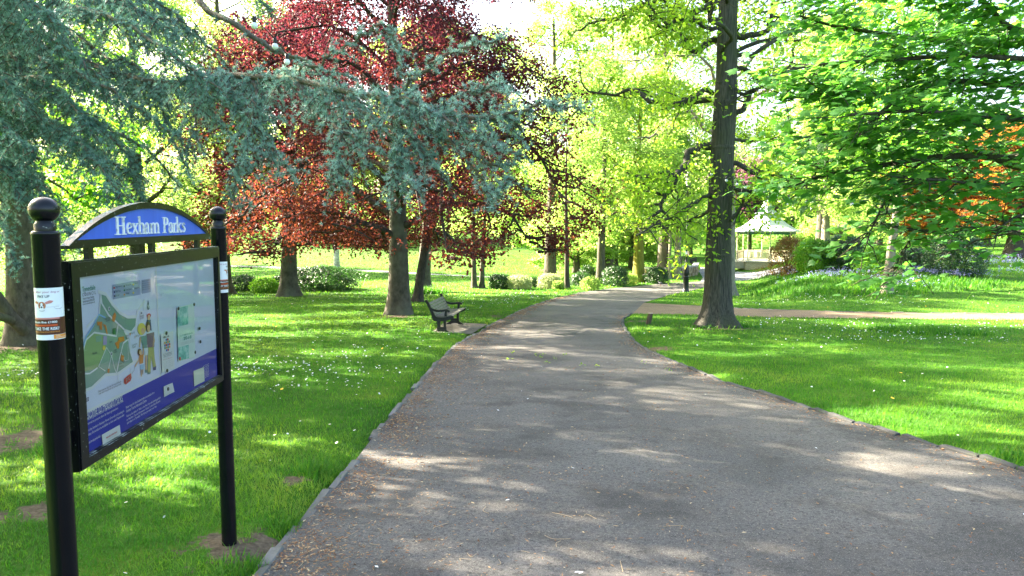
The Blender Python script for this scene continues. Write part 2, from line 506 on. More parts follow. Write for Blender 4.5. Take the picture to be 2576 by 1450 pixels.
# kerb stones of the path, one structure
def build_kerb():
    rng = np.random.default_rng(3); m = MB()
    for E, s0, s1, side, up in ((L_EDGE, 6.5, 60, 1, .016), (R_EDGE_NEAR, 4.0, 60, -1, .034), (X_UP, 3.0, 26, 1, .022)):
        s = np.concatenate([[0], np.cumsum(np.linalg.norm(np.diff(E, axis=0), axis=1))])
        q = s0
        while q < min(s1, s[-1] - .3):
            Ln = rng.uniform(.24, .42)
            c = q + Ln / 2
            p = np.array([np.interp(c, s, E[:, 0]), np.interp(c, s, E[:, 1])])
            p1 = np.array([np.interp(c + .15, s, E[:, 0]), np.interp(c + .15, s, E[:, 1])])
            d = p1 - p; d /= np.linalg.norm(d) + 1e-9; nrm = np.array([-d[1], d[0]]) * side
            W = rng.uniform(.055, .08)
            cc = p + nrm * (W / 2 - .03 + rng.normal() * .008)
            z = float(h0(cc[0], cc[1])) + up + rng.normal() * .007
            a = math.atan2(d[1], d[0]) + rng.normal() * .04
            hw, hl_, b = W / 2, Ln / 2 - .006, .008
            V = []
            for (ax, ay, az) in ((hl_, hw, -.12), (hl_, hw, -b), (hl_ - b, hw - b, 0)):
                for sx, sy in ((-1, -1), (1, -1), (1, 1), (-1, 1)):
                    V.append((sx * ax + rng.normal() * .003, sy * ay + rng.normal() * .003, az + (rng.normal() * .003 if az == 0 else 0)))
            V = np.array(V); ca, sa = math.cos(a), math.sin(a)
            V = np.stack([V[:, 0] * ca - V[:, 1] * sa + cc[0], V[:, 0] * sa + V[:, 1] * ca + cc[1], V[:, 2] + z], 1)
            F = [[i * 4 + j, i * 4 + (j + 1) % 4, (i + 1) * 4 + (j + 1) % 4, (i + 1) * 4 + j] for i in (0, 1) for j in range(4)] + [[8, 9, 10, 11]]
            if rng.random() > (.10 if side > 0 else .06): m.add(V, F, att=rng.random() * .5 + (.5 if side > 0 else 0))
            q += Ln + rng.uniform(.004, .03)
    mt, nt, b, o_ = mat_new("kerb_stone")
    at_ = nt.nodes.new("ShaderNodeAttribute"); at_.attribute_name = 'rnd'
    c = ramp(nt, [(0, (.030, .032, .035)), (.5, (.075, .076, .075)), (1, (.17, .17, .165))], at_.outputs['Fac'])
    c = mixc(nt, c, (.05, .06, .03), ramp(nt, [(.5, (0, 0, 0)), (.75, (.7, .7, .7))], noise(nt, 9, 5)))
    nt.links.new(c, b.inputs['Base Color']); b.inputs['Roughness'].default_value = .85
    bump(nt, b, noise(nt, 60, 5), .5, .01)
    tag(m.build("kerb", mt), "worn grey stone kerb along the path edges", kind='structure')
build_kerb()


# ------------------------------------------------------------------ trees
def wander(rng, a, b, n, amp):
    """a slightly crooked polyline from a to b"""
    a = np.asarray(a, float); b = np.asarray(b, float)
    t = np.linspace(0, 1, n)[:, None]
    p = a + (b - a) * t
    k = rng.normal(size=(n, 3)); k = (k + np.roll(k, 1, 0)) * .5
    return p + k * amp * np.sin(math.pi * np.clip(t, 0, 1)) ** .7


def leaf_cloud(mb, rng, C, R, n, L, W, mat=0, flat=.5, up=.75, cb=None):
    """n leaves around each cluster centre C with radius R: irregular sprays of single leaf faces"""
    k = len(C)
    idx = np.repeat(np.arange(k), n); N_ = len(idx)
    g = rng.normal(size=(N_, 3)); g = unit(g) * (rng.random((N_, 1)) ** .45)
    # every cluster is a tilted flattened spray
    ax = unit(np.concatenate([rng.normal(size=(k, 2)) * .45, np.ones((k, 1))], 1))
    h = (g * ax[idx]).sum(1, keepdims=True)
    g = g - ax[idx] * h * (1 - flat)
    Rr = (np.broadcast_to(R, (k,)) * rng.uniform(.6, 1.3, k))[idx, None]
    P = C[idx] + g * Rr
    N = unit(ax[idx] * up + rng.normal(size=(N_, 3)) * .5)
    U = unit(np.cross(N, rng.normal(size=(N_, 3))) + g * .5 - np.array([0, 0, .25]))
    tone = rng.random(k) if cb is None else cb
    a = np.clip(tone[idx] * .55 + rng.random(N_) * .5 - .02, 0, 1)
    sz = rng.uniform(.65, 1.3, N_)
    mb.leaves(P, U, N, L * sz, W * sz, a, mat)


def crown_radius(z, lo, top, rx, bulge):
    t = np.clip((z - lo) / (top - lo), 0, 1)
    return rx * np.clip(np.sin(np.pi * np.clip(t, 0.0, 1) ** bulge) ** .6, .12, 1)


def tree(name, label, base, h, r0, crown, leaf, n_limb=14, n_sub=7, per=22, size=(.09, .06), clump=.55, bark=BARK_GREY, seed=1, lean=(0, 0), group=None,
         cat='tree', bulge=.8, off=(0, 0), trunk_top=.9, flare=.6, droop=.12, flat=.5, limbs_extra=None, wob=.05, limb_bark=None, tw=1.0):
    """crown = (lowest, radius, top) above the base"""
    rng = np.random.default_rng(seed)
    lo, rx, top = crown
    root = empty(name, base); tag(root, label, cat, group)
    z = np.concatenate([[-.15, 0, .12, .3, .6], np.linspace(1.1, h * trunk_top, 9)])
    t = z / h
    ph = rng.uniform(0, 6, 4)
    cx = lean[0] * t * h + wob * h * .3 * (np.sin(t * 5 + ph[0]) - math.sin(ph[0])) * np.clip(t * 3, 0, 1)
    cyy = lean[1] * t * h + wob * h * .3 * (np.sin(t * 4 + ph[1]) - math.sin(ph[1])) * np.clip(t * 3, 0, 1)
    TP = np.stack([cx, cyy, z], 1)
    TR = r0 * (1 - .93 * np.clip(t, 0, 1) ** .9) * (1 + flare * np.exp(-np.clip(z, 0, 9) / (r0 * 1.1)))
    tb = MB()
    # trunk with root flare lobes
    K = 16; a = np.arange(K) * 2 * math.pi / K
    lob = 1 + (.16 * np.sin(a * 3 + ph[2]) + .10 * np.sin(a * 5 + ph[3]))[None] * np.exp(-np.clip(z, 0, 9) / (r0 * 1.3))[:, None] + rng.normal(size=(len(z), K)) * .025
    V = np.stack([TP[:, :1] + TR[:, None] * lob * np.cos(a), TP[:, 1:2] + TR[:, None] * lob * np.sin(a), np.repeat(z[:, None], K, 1)], -1).reshape(-1, 3)
    i = np.arange(len(z) - 1)[:, None] * K; j = np.arange(K)[None]; j2 = (j + 1) % K
    tb.add(V, np.stack([i + j, i + j2, i + K + j2, i + K + j], -1).reshape(-1, 4), smooth=True)
    trunk_at = lambda zz: np.array([np.interp(zz, z, TP[:, 0]), np.interp(zz, z, TP[:, 1]), zz])
    LP, LR, SP, SR, C = [], [], [], [], []
    az = rng.uniform(0, 6.28)
    for q in range(n_limb):
        f = (q + .5) / n_limb
        zs = lo * .9 + (min(h * trunk_top, top * .93) - lo * .9) * f ** .9
        zs = max(zs, lo * .6)
        az += 2.4 + rng.normal() * .35
        Rm = float(crown_radius(zs + (top - lo) * .08, lo, top, rx, bulge)) * rng.uniform(.75, 1.08)
        b = trunk_at(zs)
        rise = rng.uniform(.15, .5) * Rm if f > .25 else rng.uniform(-.05, .22) * Rm
        e = b + np.array([math.cos(az) * Rm + off[0] * (1 - abs(f - .5)), math.sin(az) * Rm + off[1] * (1 - abs(f - .5)), rise])
        e[2] = min(max(e[2], lo * .95), top)
        p = wander(rng, b, e, 8, Rm * .07)
        tt = np.linspace(0, 1, 8)
        p[:, 2] += Rm * .16 * np.sin(math.pi * tt) - droop * Rm * tt ** 3
        rb = max(.018, min(.42 * np.interp(zs, z, TR), .028 * Rm + .015))
        LP.append(p); LR.append(rb * (1 - .86 * tt))
        ld = unit(e - b)
        for k in range(n_sub):
            s = .28 + .72 * (k + rng.random()) / n_sub
            fi = s * 7; i0 = int(min(fi, 6)); pb = p[i0] + (p[i0 + 1] - p[i0]) * (fi - i0)
            d = unit(ld * .7 + rng.normal(size=3) * np.array([.8, .8, .45]))
            Ls = Rm * rng.uniform(.2, .42) * (1.15 - .5 * s)
            pe = pb + d * Ls; pe[2] = min(max(pe[2] - droop * Ls, lo * .85), top * 1.02)
            sp = wander(rng, pb, pe, 5, Ls * .08)
            SP.append(sp); SR.append(rb * .38 * np.array([1, .8, .6, .4, .2]))
            C += [sp[4], sp[3] + rng.normal(size=3) * .12 * Ls]
            if rng.random() < .6: C.append(sp[2] + rng.normal(size=3) * .2 * Ls)
        C.append(p[7])
    LP = np.array(LP); SP = np.array(SP); LP[..., 2] = np.where(LP[..., 2] < lo, lo + (lo - LP[..., 2]) * .45, LP[..., 2]); SP[..., 2] = np.where(SP[..., 2] < lo * .95, lo * .95 + (lo * .95 - SP[..., 2]) * .35, SP[..., 2])
    tb.tubes(LP, np.array(LR) * tw, 7, mat=1); tb.tubes(SP, np.array(SR) * tw, 4, mat=1)
    if limbs_extra is not None:
        for P_, R_ in limbs_extra: tb.tubes(P_, R_, 8)
    tb.build('trunk', [bark, limb_bark or bark], root)
    C = np.array(C); C[:, 2] = np.maximum(C[:, 2], lo * rng.uniform(.95, 1.25, len(C)))
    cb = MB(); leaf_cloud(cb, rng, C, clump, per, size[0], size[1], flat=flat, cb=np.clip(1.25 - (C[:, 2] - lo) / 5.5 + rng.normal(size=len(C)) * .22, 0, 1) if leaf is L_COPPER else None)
    cb.build('crown', leaf, root)
    return root


def base_at(px, py=None, d=None):
    if py is not None: p = gp(px, py)
    else: p = np.array([(px - 1288) / FPX * d, d, 0])
    return (float(p[0]), float(p[1]), float(h0(p[0], p[1])) - .02)


# the copper beeches
b = base_at(1004, 795)
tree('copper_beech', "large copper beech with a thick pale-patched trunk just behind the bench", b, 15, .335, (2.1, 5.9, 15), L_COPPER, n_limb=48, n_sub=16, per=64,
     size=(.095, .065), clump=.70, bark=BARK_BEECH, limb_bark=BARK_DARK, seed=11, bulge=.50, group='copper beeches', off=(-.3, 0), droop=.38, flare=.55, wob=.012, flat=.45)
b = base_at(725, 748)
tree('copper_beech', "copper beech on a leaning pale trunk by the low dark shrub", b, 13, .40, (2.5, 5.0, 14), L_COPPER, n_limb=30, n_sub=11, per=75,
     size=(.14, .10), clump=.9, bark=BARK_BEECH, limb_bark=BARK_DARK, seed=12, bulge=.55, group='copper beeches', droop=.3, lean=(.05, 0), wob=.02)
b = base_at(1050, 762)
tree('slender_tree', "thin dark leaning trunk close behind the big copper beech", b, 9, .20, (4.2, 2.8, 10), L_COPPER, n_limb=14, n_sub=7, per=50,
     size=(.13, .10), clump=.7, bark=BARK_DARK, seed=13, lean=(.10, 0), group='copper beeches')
b = base_at(1066, 735)
tree('park_tree', "grey trunk with a bushy grassy foot behind the copper beech", b, 14, .36, (4.0, 4.5, 15), L_YG, n_limb=18, n_sub=8, per=75,
     size=(.17, .12), clump=.85, bark=BARK_BEECH, seed=14, lean=(.03, 0))
b = base_at(848, 686)
tree('birch', "white-barked birch on the sunny lawn beyond the dark shrub", b, 13, .24, (3.0, 3.2, 14), L_YG, n_limb=16, n_sub=7, per=60, size=(.18, .13), clump=.8, bark=BARK_BIRCH, seed=15, droop=.4)
for px, sd, ln, lb in ((1193, 16, .0, "straight slim trunk, the more upright one of a close pair near the clipped bushes"), (1212, 17, .02, "slightly bowed slim trunk beside its twin near the clipped bushes")):
    tree('slim_tree', lb, base_at(px, 727), 9, .155, (4.2, 2.0, 9.5), L_YG, n_limb=9, n_sub=5, per=30, size=(.15, .11), clump=.7, bark=BARK_BEECH, seed=sd, lean=(ln, 0), group='slim pair of trunks', wob=.02)

# trees along the far side of the path
tree('slim_tree', "slim dark young tree standing behind the grassy bend of the path", base_at(1426, 726), 9.5, .15, (2.5, 2.8, 10.5), L_YG, n_limb=15, n_sub=6, per=26, size=(.14, .11), clump=.6, bark=BARK_DARK, seed=20, wob=.015, trunk_top=.97)
tree('park_tree', "brown trunk rising out of the dark clipped hedge by the path", base_at(1511, 716), 13, .29, (2.7, 4.2, 14), L_YG, n_limb=18, n_sub=7, per=42, size=(.17, .13), clump=.8, bark=BARK_GREY, seed=21, wob=.02)
tree('park_tree', "thick yellow mossy trunk at the sunlit edge of the path", base_at(1606, 713), 14, .37, (2.9, 4.6, 15), L_YG, n_limb=18, n_sub=7, per=42, size=(.17, .13), clump=.8, bark=BARK_YELLOW, seed=22, wob=.015)
tree('park_tree', "thin white sunlit trunk by the end of the stone wall", base_at(1684, 704), 11, .13, (3.6, 2.9, 12), L_YG, n_limb=14, n_sub=7, per=60, size=(.17, .12), clump=.75, bark=BARK_PALE, seed=23, wob=.012)
tree('park_tree', "pale grey tapering trunk right behind the lamp post", base_at(1703, 703), 13, .26, (3.6, 3.6, 14), L_YG, n_limb=16, n_sub=7, per=60, size=(.17, .12), clump=.85, bark=BARK_PALE, seed=24, lean=(.02, 0), wob=.012)
tree('sycamore_tree', "tall pale forked tree with bare upper limbs behind the oak", base_at(1830, d=34), 15, .34, (5.2, 4.6, 16), L_YG, n_limb=14, n_sub=7, per=10, size=(.14, .11), clump=.75, bark=BARK_PALE, seed=25, lean=(.03, 0), tw=1.7)

# the oak beside the path: trunk with its own gnarled limbs
OB = base_at(1803, 826)
def oak():
    rng = np.random.default_rng(31)
    d0 = OB[1]
    root = empty('oak_tree', OB); tag(root, "tall straight oak with a wide root flare on the lawn beside the path", 'tree')
    B = np.array(OB)
    z = np.concatenate([[-.15, 0, .06, .14, .25, .4, .6, .9], np.linspace(1.3, 12, 26)])
    px_c = np.interp(z, [0, 1, 2.2, 4, 5.5, 8.5, 12], [1803, 1802, 1801, 1804, 1810, 1810, 1806])
    r = np.interp(z, [0, .06, .14, .25, .4, .6, .9, 1.3, 1.75, 1.8, 4, 5.3, 6.2, 8.4, 12], [.68, .635, .565, .485, .415, .365, .33, .312, .302, .288, .275, .268, .235, .20, .14])
    K = 40; a = np.arange(K) * 2 * math.pi / K
    ph = rng.uniform(0, 6, 6)
    fl = np.exp(-np.clip(z, 0, 9) / .35)[:, None]
    lob = 1 + (.13 * np.sin(a * 4 + ph[0]) + .09 * np.sin(a * 7 + ph[1]))[None] * fl + (.018 * np.sin(a * 9 + ph[2]) + .02 * np.sin(a * 3 + ph[3]))[None] + .02 * np.sin(z * 3)[:, None] * np.sin(a * 2)[None] + rng.normal(size=(len(z), K)) * .012
    cx = (px_c - 1803) / FPX * d0
    V = np.stack([cx[:, None] + r[:, None] * lob * np.cos(a), r[:, None] * lob * np.sin(a), np.repeat(z[:, None], K, 1)], -1).reshape(-1, 3)
    i = np.arange(len(z) - 1)[:, None] * K; j = np.arange(K)[None]; j2 = (j + 1) % K
    tb = MB(); tb.add(V, np.stack([i + j, i + j2, i + K + j2, i + K + j], -1).reshape(-1, 4), smooth=True)
    # scar collar and small burrs
    for pz, pr in ((1.79, .302), (4.35, .285), (5.4, .268)):
        tb.lathe([(pr * .9, pz - .07), (pr * 1.02, pz - .02), (pr * 1.02, pz + .02), (pr * .9, pz + .08)], 28, (np.interp(pz, z, cx), 0, 0), cap=False)
    limbs = [  # (pixel polyline, start depth offset, end depth offset, radius)
        ([(1800, 100), (1768, 118), (1745, 128), (1722, 112), (1712, 88), (1690, 72), (1640, 60)], 0, -.8, .085),
        ([(1790, 235), (1768, 228), (1742, 246), (1690, 262)], -.1, -1.0, .06),
        ([(1790, 250), (1700, 262), (1640, 255), (1608, 232), (1590, 225), (1545, 238), (1480, 232)], .2, 1.4, .07),
        ([(1790, 368), (1758, 372), (1733, 384), (1718, 415), (1700, 445), (1680, 480), (1668, 512), (1650, 540)], -.1, -.9, .095),
        ([(1700, 445), (1672, 432), (1640, 440), (1600, 452)], -.5, -.9, .04),
        ([(1785, 490), (1750, 510), (1700, 540), (1660, 560), (1600, 592)], -.2, -1.6, .05),
        ([(1785, 530), (1740, 552), (1690, 566), (1610, 575)], -.1, .9, .04),
        ([(1835, 98), (1880, 92), (1925, 78), (1938, 50), (1945, 5), (1962, -40)], 0, -.6, .075),
        ([(1835, 168), (1868, 172), (1895, 186), (1912, 205), (1950, 200), (1990, 160), (2000, 110)], 0, .5, .065),
        ([(1830, 282), (1850, 285), (1875, 270), (1880, 245), (1900, 225), (1935, 215)], -.2, -.7, .075),
        ([(1832, 410), (1862, 414), (1890, 432), (1916, 446), (1950, 438), (1990, 444), (2030, 470)], 0, -.9, .06),
        ([(1832, 470), (1870, 480), (1920, 478), (1970, 470), (2035, 476)], 0, .5, .055),
        ([(1818, 560), (1845, 545), (1865, 520), (1878, 512)], -.25, -.5, .055),
        ([(1800, 20), (1740, 30), (1690, 50), (1600, 30)], 0, 1.0, .07),
        ([(1835, 350), (1900, 355), (1960, 345)], .1, 1.2, .04),
        ([(1795, 10), (1700, -20), (1560, 40), (1480, 60)], .2, -.6, .07),
    ]
    LP, LR, TPs, TRs, C = [], [], [], [], []
    for pts, da, db, rr in limbs:
        C0 = len(C)
        n = len(pts); P = np.array([at(px, py, d0 + da + (db - da) * q / (n - 1)) for q, (px, py) in enumerate(pts)]) - B
        p = spline(P, 18); p[1:] += rng.normal(size=(17, 3)) * rr * .25
        LP.append(p); LR.append(rr * np.linspace(1.1, .40, 18))
        # twigs
        for s in np.linspace(.55, 1, 11):
            k = int(s * 17); d = unit(rng.normal(size=3) * np.array([1, 1, .6]) + np.array([0, 0, .1])); Ln = rng.uniform(.35, 1.0)
            tw_ = wander(rng, p[k], p[k] + d * Ln + np.array([0, 0, -.12]) * Ln, 6, Ln * .07)
            TPs.append(tw_); TRs.append(np.linspace(rr * .28 + .006, .004, 6))
            for e in (3, 4, 5):
                d2 = unit(d + rng.normal(size=3) * .8); L2 = Ln * rng.uniform(.3, .6)
                q = wander(rng, tw_[e], tw_[e] + d2 * L2, 6, L2 * .08)
                TPs.append(q); TRs.append(np.linspace(.009, .003, 6)); C += [q[5], q[3], q[4]]
            C += [tw_[5], tw_[4]]
        if pts[0][1] > 480 and pts[0][0] < 1800: C[C0:] = [c_ for c_ in C[C0:] if rng.random() < .4]
    # upper generic crown, mostly above the picture
    for q in range(26):
        zz = rng.uniform(6.0, 11.5); az = q * 2.4; Rm = rng.uniform(2.6, 4.6) * (1 if zz < 9.5 else .7)
        s = np.array([np.interp(zz, z, cx), 0, zz]); e = s + np.array([math.cos(az) * Rm, math.sin(az) * Rm, rng.uniform(0, 1.6)])
        p = wander(rng, s, e, 18, .22); LP.append(p); LR.append(np.linspace(.06, .015, 18))
        for k in range(4, 18):
            d = unit(rng.normal(size=3) * np.array([1, 1, .6])); Ln = rng.uniform(.4, 1.0)
            tw_ = wander(rng, p[k], p[k] + d * Ln, 6, .06); TPs.append(tw_); TRs.append(np.linspace(.014, .004, 6))
            C += [tw_[5], tw_[3], tw_[4], tw_[2]]
    # mid sprays left of the trunk, on thin twigs
    tb.tubes(np.array(LP), np.array(LR), 9); tb.tubes(np.array(TPs), np.array(TRs), 4)
    C = [c for c in C if not (abs(c[0] - .12) < .5 and c[1] < .1 and c[2] > 1)]
    # small leafy tufts sprouting from the bark
    for px, py in ((1800, 458), (1825, 462), (1840, 470), (1795, 560), (1825, 565), (1810, 590), (1840, 230), (1815, 270)):
        P = at(px, py, d0 - .42) - B; C += [P + rng.normal(size=3) * .05 for _ in range(2)]
    tb.build('trunk', BARK_OAK, root)
    C = np.array(C); C = C[rng.random(len(C)) < .62]; cb = MB()
    # rosettes of young lobed leaves at the twig ends
    k = len(C); m = 12; idx = np.repeat(np.arange(k), m)
    ax = unit(rng.normal(size=(k, 3)) * .5 + np.array([0, 0, 1]))
    g = unit(rng.normal(size=(k * m, 3)) - np.array([0, 0, .15])); U = unit(g + ax[idx] * .15)
    N = unit(ax[idx] + rng.normal(size=(k * m, 3)) * .45)
    P = C[idx] + rng.normal(size=(k * m, 3)) * .15
    sz = rng.uniform(.6, 1.25, k * m); tone = rng.random(k)
    cb.leaves(P, U, N, .115 * sz, .066 * sz, np.clip(tone[idx] * .5 + rng.random(k * m) * .5, 0, 1))
    cb.build('crown', L_OAK, root)
oak()

# near maple on the right: trunk stands outside the picture, its branches reach in
def maple():
    rng = np.random.default_rng(41)
    B = np.array([8.6, 8.2, float(h0(8.6, 8.2))])
    root = empty('maple_tree', B); tag(root, "big-leaved green maple reaching in over the lawn, leaves large and fresh green", 'tree')
    tb = MB(); z = np.linspace(-.1, 8, 12)
    tb.tubes(np.stack([np.sin(z) * .05, np.cos(z * .7) * .05, z], 1), .24 - .018 * z, 14)
    limbs = [([(2900, 330), (2576, 395), (2450, 392), (2330, 398), (2200, 420), (2060, 445), (1990, 470)], 9.0, 8.0, .055),
             ([(2900, 480), (2576, 425), (2490, 390), (2400, 350), (2300, 330), (2150, 330), (2000, 350)], 9.2, 8.6, .05),
             ([(2900, 200), (2576, 215), (2400, 205), (2250, 225), (2100, 235), (1960, 250)], 9, 8.2, .05),
             ([(2850, 60), (2576, 80), (2470, 0), (2380, -60)], 8.8, 7.6, .05),
             ([(2800, 100), (2500, 110), (2300, 95), (2120, 70), (2010, 40)], 9, 8.4, .045),
             ([(2850, 560), (2600, 590), (2470, 575), (2370, 583), (2290, 578), (2200, 560)], 9.2, 8.3, .05),
             ([(2470, 575), (2400, 540), (2330, 500), (2250, 470)], 8.8, 8.4, .025),
             ([(2850, 480), (2640, 520), (2540, 555), (2500, 600)], 8.4, 7.4, .03),
             ([(2800, 0), (2600, -60), (2350, -40), (2180, -30)], 8.5, 7.6, .05),
             ([(2850, 300), (2600, 300), (2440, 290), (2300, 280), (2140, 290)], 8.2, 7.3, .045),
             ([(2280, 225), (2180, 320), (2100, 390), (2050, 440)], 8.3, 8.2, .02),
             ([(2330, 398), (2250, 470), (2200, 560), (2180, 610)], 8.5, 8.0, .02),
             ([(2300, 578), (2280, 620), (2265, 660), (2255, 680)], 8.5, 8.3, .010),
             ([(2900, 150), (2600, 150), (2420, 140), (2260, 150), (2090, 160), (1990, 175)], 8.6, 7.8, .04),
             ([(2850, 430), (2640, 450), (2500, 465), (2380, 455), (2300, 450)], 8.0, 7.5, .03)]
    LP, LR, TP, TR, C = [], [], [], [], []
    for li, (pts, da, db, rr) in enumerate(limbs):
        n = len(pts); P = np.array([at(px, py, da + (db - da) * q / (n - 1)) for q, (px, py) in enumerate(pts)]) - B
        p = spline(P, 20); LP.append(p); LR.append(np.linspace(rr, rr * .25, 20))
        thin = .16 if li in (5, 12, 11) else (.3 if li in (0, 7) else (.55 if li in (1, 6, 14) else 1))
        ext = np.linalg.norm(p[-1] - p[0]); m = int(8 + ext * 7)
        for s in np.linspace(.12, 1, m):
            fi = s * 19; i0 = int(min(fi, 18)); pb = p[i0] + (p[i0 + 1] - p[i0]) * (fi - i0); d0 = unit(p[i0 + 1] - p[i0])
            d = unit(d0 * .5 + rng.normal(size=3) * np.array([.8, .8, .45])); Ln = rng.uniform(.25, .65)
            q = wander(rng, pb, pb + d * Ln - np.array([0, 0, .05]), 5, .03); TP.append(q); TR.append(np.linspace(.008, .003, 5))
            C += [c_ for c_ in (q[2], q[3], q[4], q[4]) if rng.random() < thin]
    # generic far side of the crown, mostly outside the picture
    for q in range(16):
        zz = rng.uniform(3.2, 7.8); az = q * 2.4; Rm = rng.uniform(2.0, 3.4)
        if math.cos(az) < -.5 and zz < 4.6: continue
        s = np.array([0, 0, zz]); p = wander(rng, s, s + np.array([math.cos(az) * Rm, math.sin(az) * Rm, rng.uniform(-.1, 1)]), 20, .15)
        LP.append(p); LR.append(np.linspace(.045, .012, 20))
        for k in range(5, 20):
            d = unit(rng.normal(size=3) * np.array([1, 1, .5])); w_ = wander(rng, p[k], p[k] + d * .5, 5, .03); TP.append(w_); TR.append(np.linspace(.008, .003, 5)); C += [w_[4], w_[3], w_[2]]
    # every limb leaves the trunk
    for p in LP[:15]:
        if np.hypot(p[0][0], p[0][1]) > .3 and p[0][0] > -2.2:
            s = np.array([0, 0, max(1.2, p[0][2] - .5)]); TP2 = spline([s, (s + p[0]) / 2 + np.array([0, 0, .1]), p[0]], 20); LP.append(TP2); LR.append(np.linspace(.08, .05, 20))
    tb.tubes(np.array(LP), np.array(LR), 7); tb.tubes(np.array(TP), np.array(TR), 4)
    tb.build('trunk', BARK_DARK, root)
    # five-lobed leaves
    half = [(0.00, 0.0), (.16, -.06), (.36, -.02), (.30, .12), (.56, .24), (.40, .32), (.46, .44), (.25, .46), (.22, .62), (.12, .70), (.0, 1.0)]
    T = np.array([(x, y) for x, y in half] + [(-x, y) for x, y in half[-2:0:-1]])
    T = T - np.array([0, 0]); nT = len(T)
    C = np.array(C); W_ = C + B; C = C[(1288 + FPX * W_[:, 0] / W_[:, 1]) > 1915]; k = len(C); m = 7; idx = np.repeat(np.arange(k), m); n = k * m
    N = unit(np.array([0, 0, 1.0]) + rng.normal(size=(n, 3)) * .28 + np.array([-.25, -.1, 0]))
    out = unit(rng.normal(size=(n, 3)) * np.array([1, 1, .2]) - np.array([.35, .2, .25]))
    U = unit(out - N * (out * N).sum(1, keepdims=True)); S = np.cross(N, U)
    P = C[idx] + rng.normal(size=(n, 3)) * np.array([.18, .18, .045])
    sz = rng.uniform(.07, .145, n)
    dr = (T[:, 0] ** 2 + (T[:, 1] - .3).clip(0) ** 2) * -.30 + np.abs(T[:, 0]) * .10
    V = P[:, None] + sz[:, None, None] * (T[None, :, :1] * S[:, None] * 1.05 + T[None, :, 1:2] * U[:, None] + dr[None, :, None] * N[:, None])
    ctr = P + sz[:, None] * (.30 * U + .03 * N)
    V = np.concatenate([V, ctr[:, None]], 1).reshape(-1, 3)
    j = np.arange(nT); tri = np.stack([np.full(nT, nT), j, (j + 1) % nT], 1)
    F = (np.arange(n)[:, None, None] * (nT + 1) + tri[None]).reshape(-1, 3)
    a = np.repeat(np.clip(rng.random(k)[idx] * .5 + rng.random(n) * .5, 0, 1), nT)
    cb = MB(); cb.add(V, F, att=a); cb.build('crown', L_MAPLE, root)
maple()

# right hand lawn trees
tree('park_tree', "pale slim trunk with a sunlit white top on the right-hand bluebell bank".replace('right-hand ', ''), base_at(2230, 741), 11, .19, (4.4, 3.2, 12), L_GREEN, n_limb=16, n_sub=7, per=50, size=(.15, .11), clump=.7, bark=BARK_PALE, seed=51, lean=(.045, 0), wob=.02)
tree('copper_beech', "stout leaning trunk among bluebells under glowing orange leaves", base_at(2548, 650), 10, .55, (2.4, 5.2, 10), L_ORANGE, n_limb=28, n_sub=11, per=80, size=(.18, .13), clump=1.0, bark=BARK_GREY, seed=52, lean=(.06, 0), droop=.3, group='copper beeches')
tree('copper_beech', "orange-leaved tree with a dark trunk behind the round evergreen bush", base_at(2385, d=56), 9, .36, (2.0, 4.2, 9), L_ORANGE, n_limb=26, n_sub=10, per=80, size=(.20, .15), clump=.95, bark=BARK_DARK, seed=53, droop=.3, group='copper beeches')
tree('plum_tree', "purple-leaved tree showing beyond the bandstand roof", base_at(1885, d=98), 13, .3, (5.0, 3.6, 13.5), L_PLUM, n_limb=18, n_sub=8, per=70, size=(.3, .22), clump=1.1, seed=54)

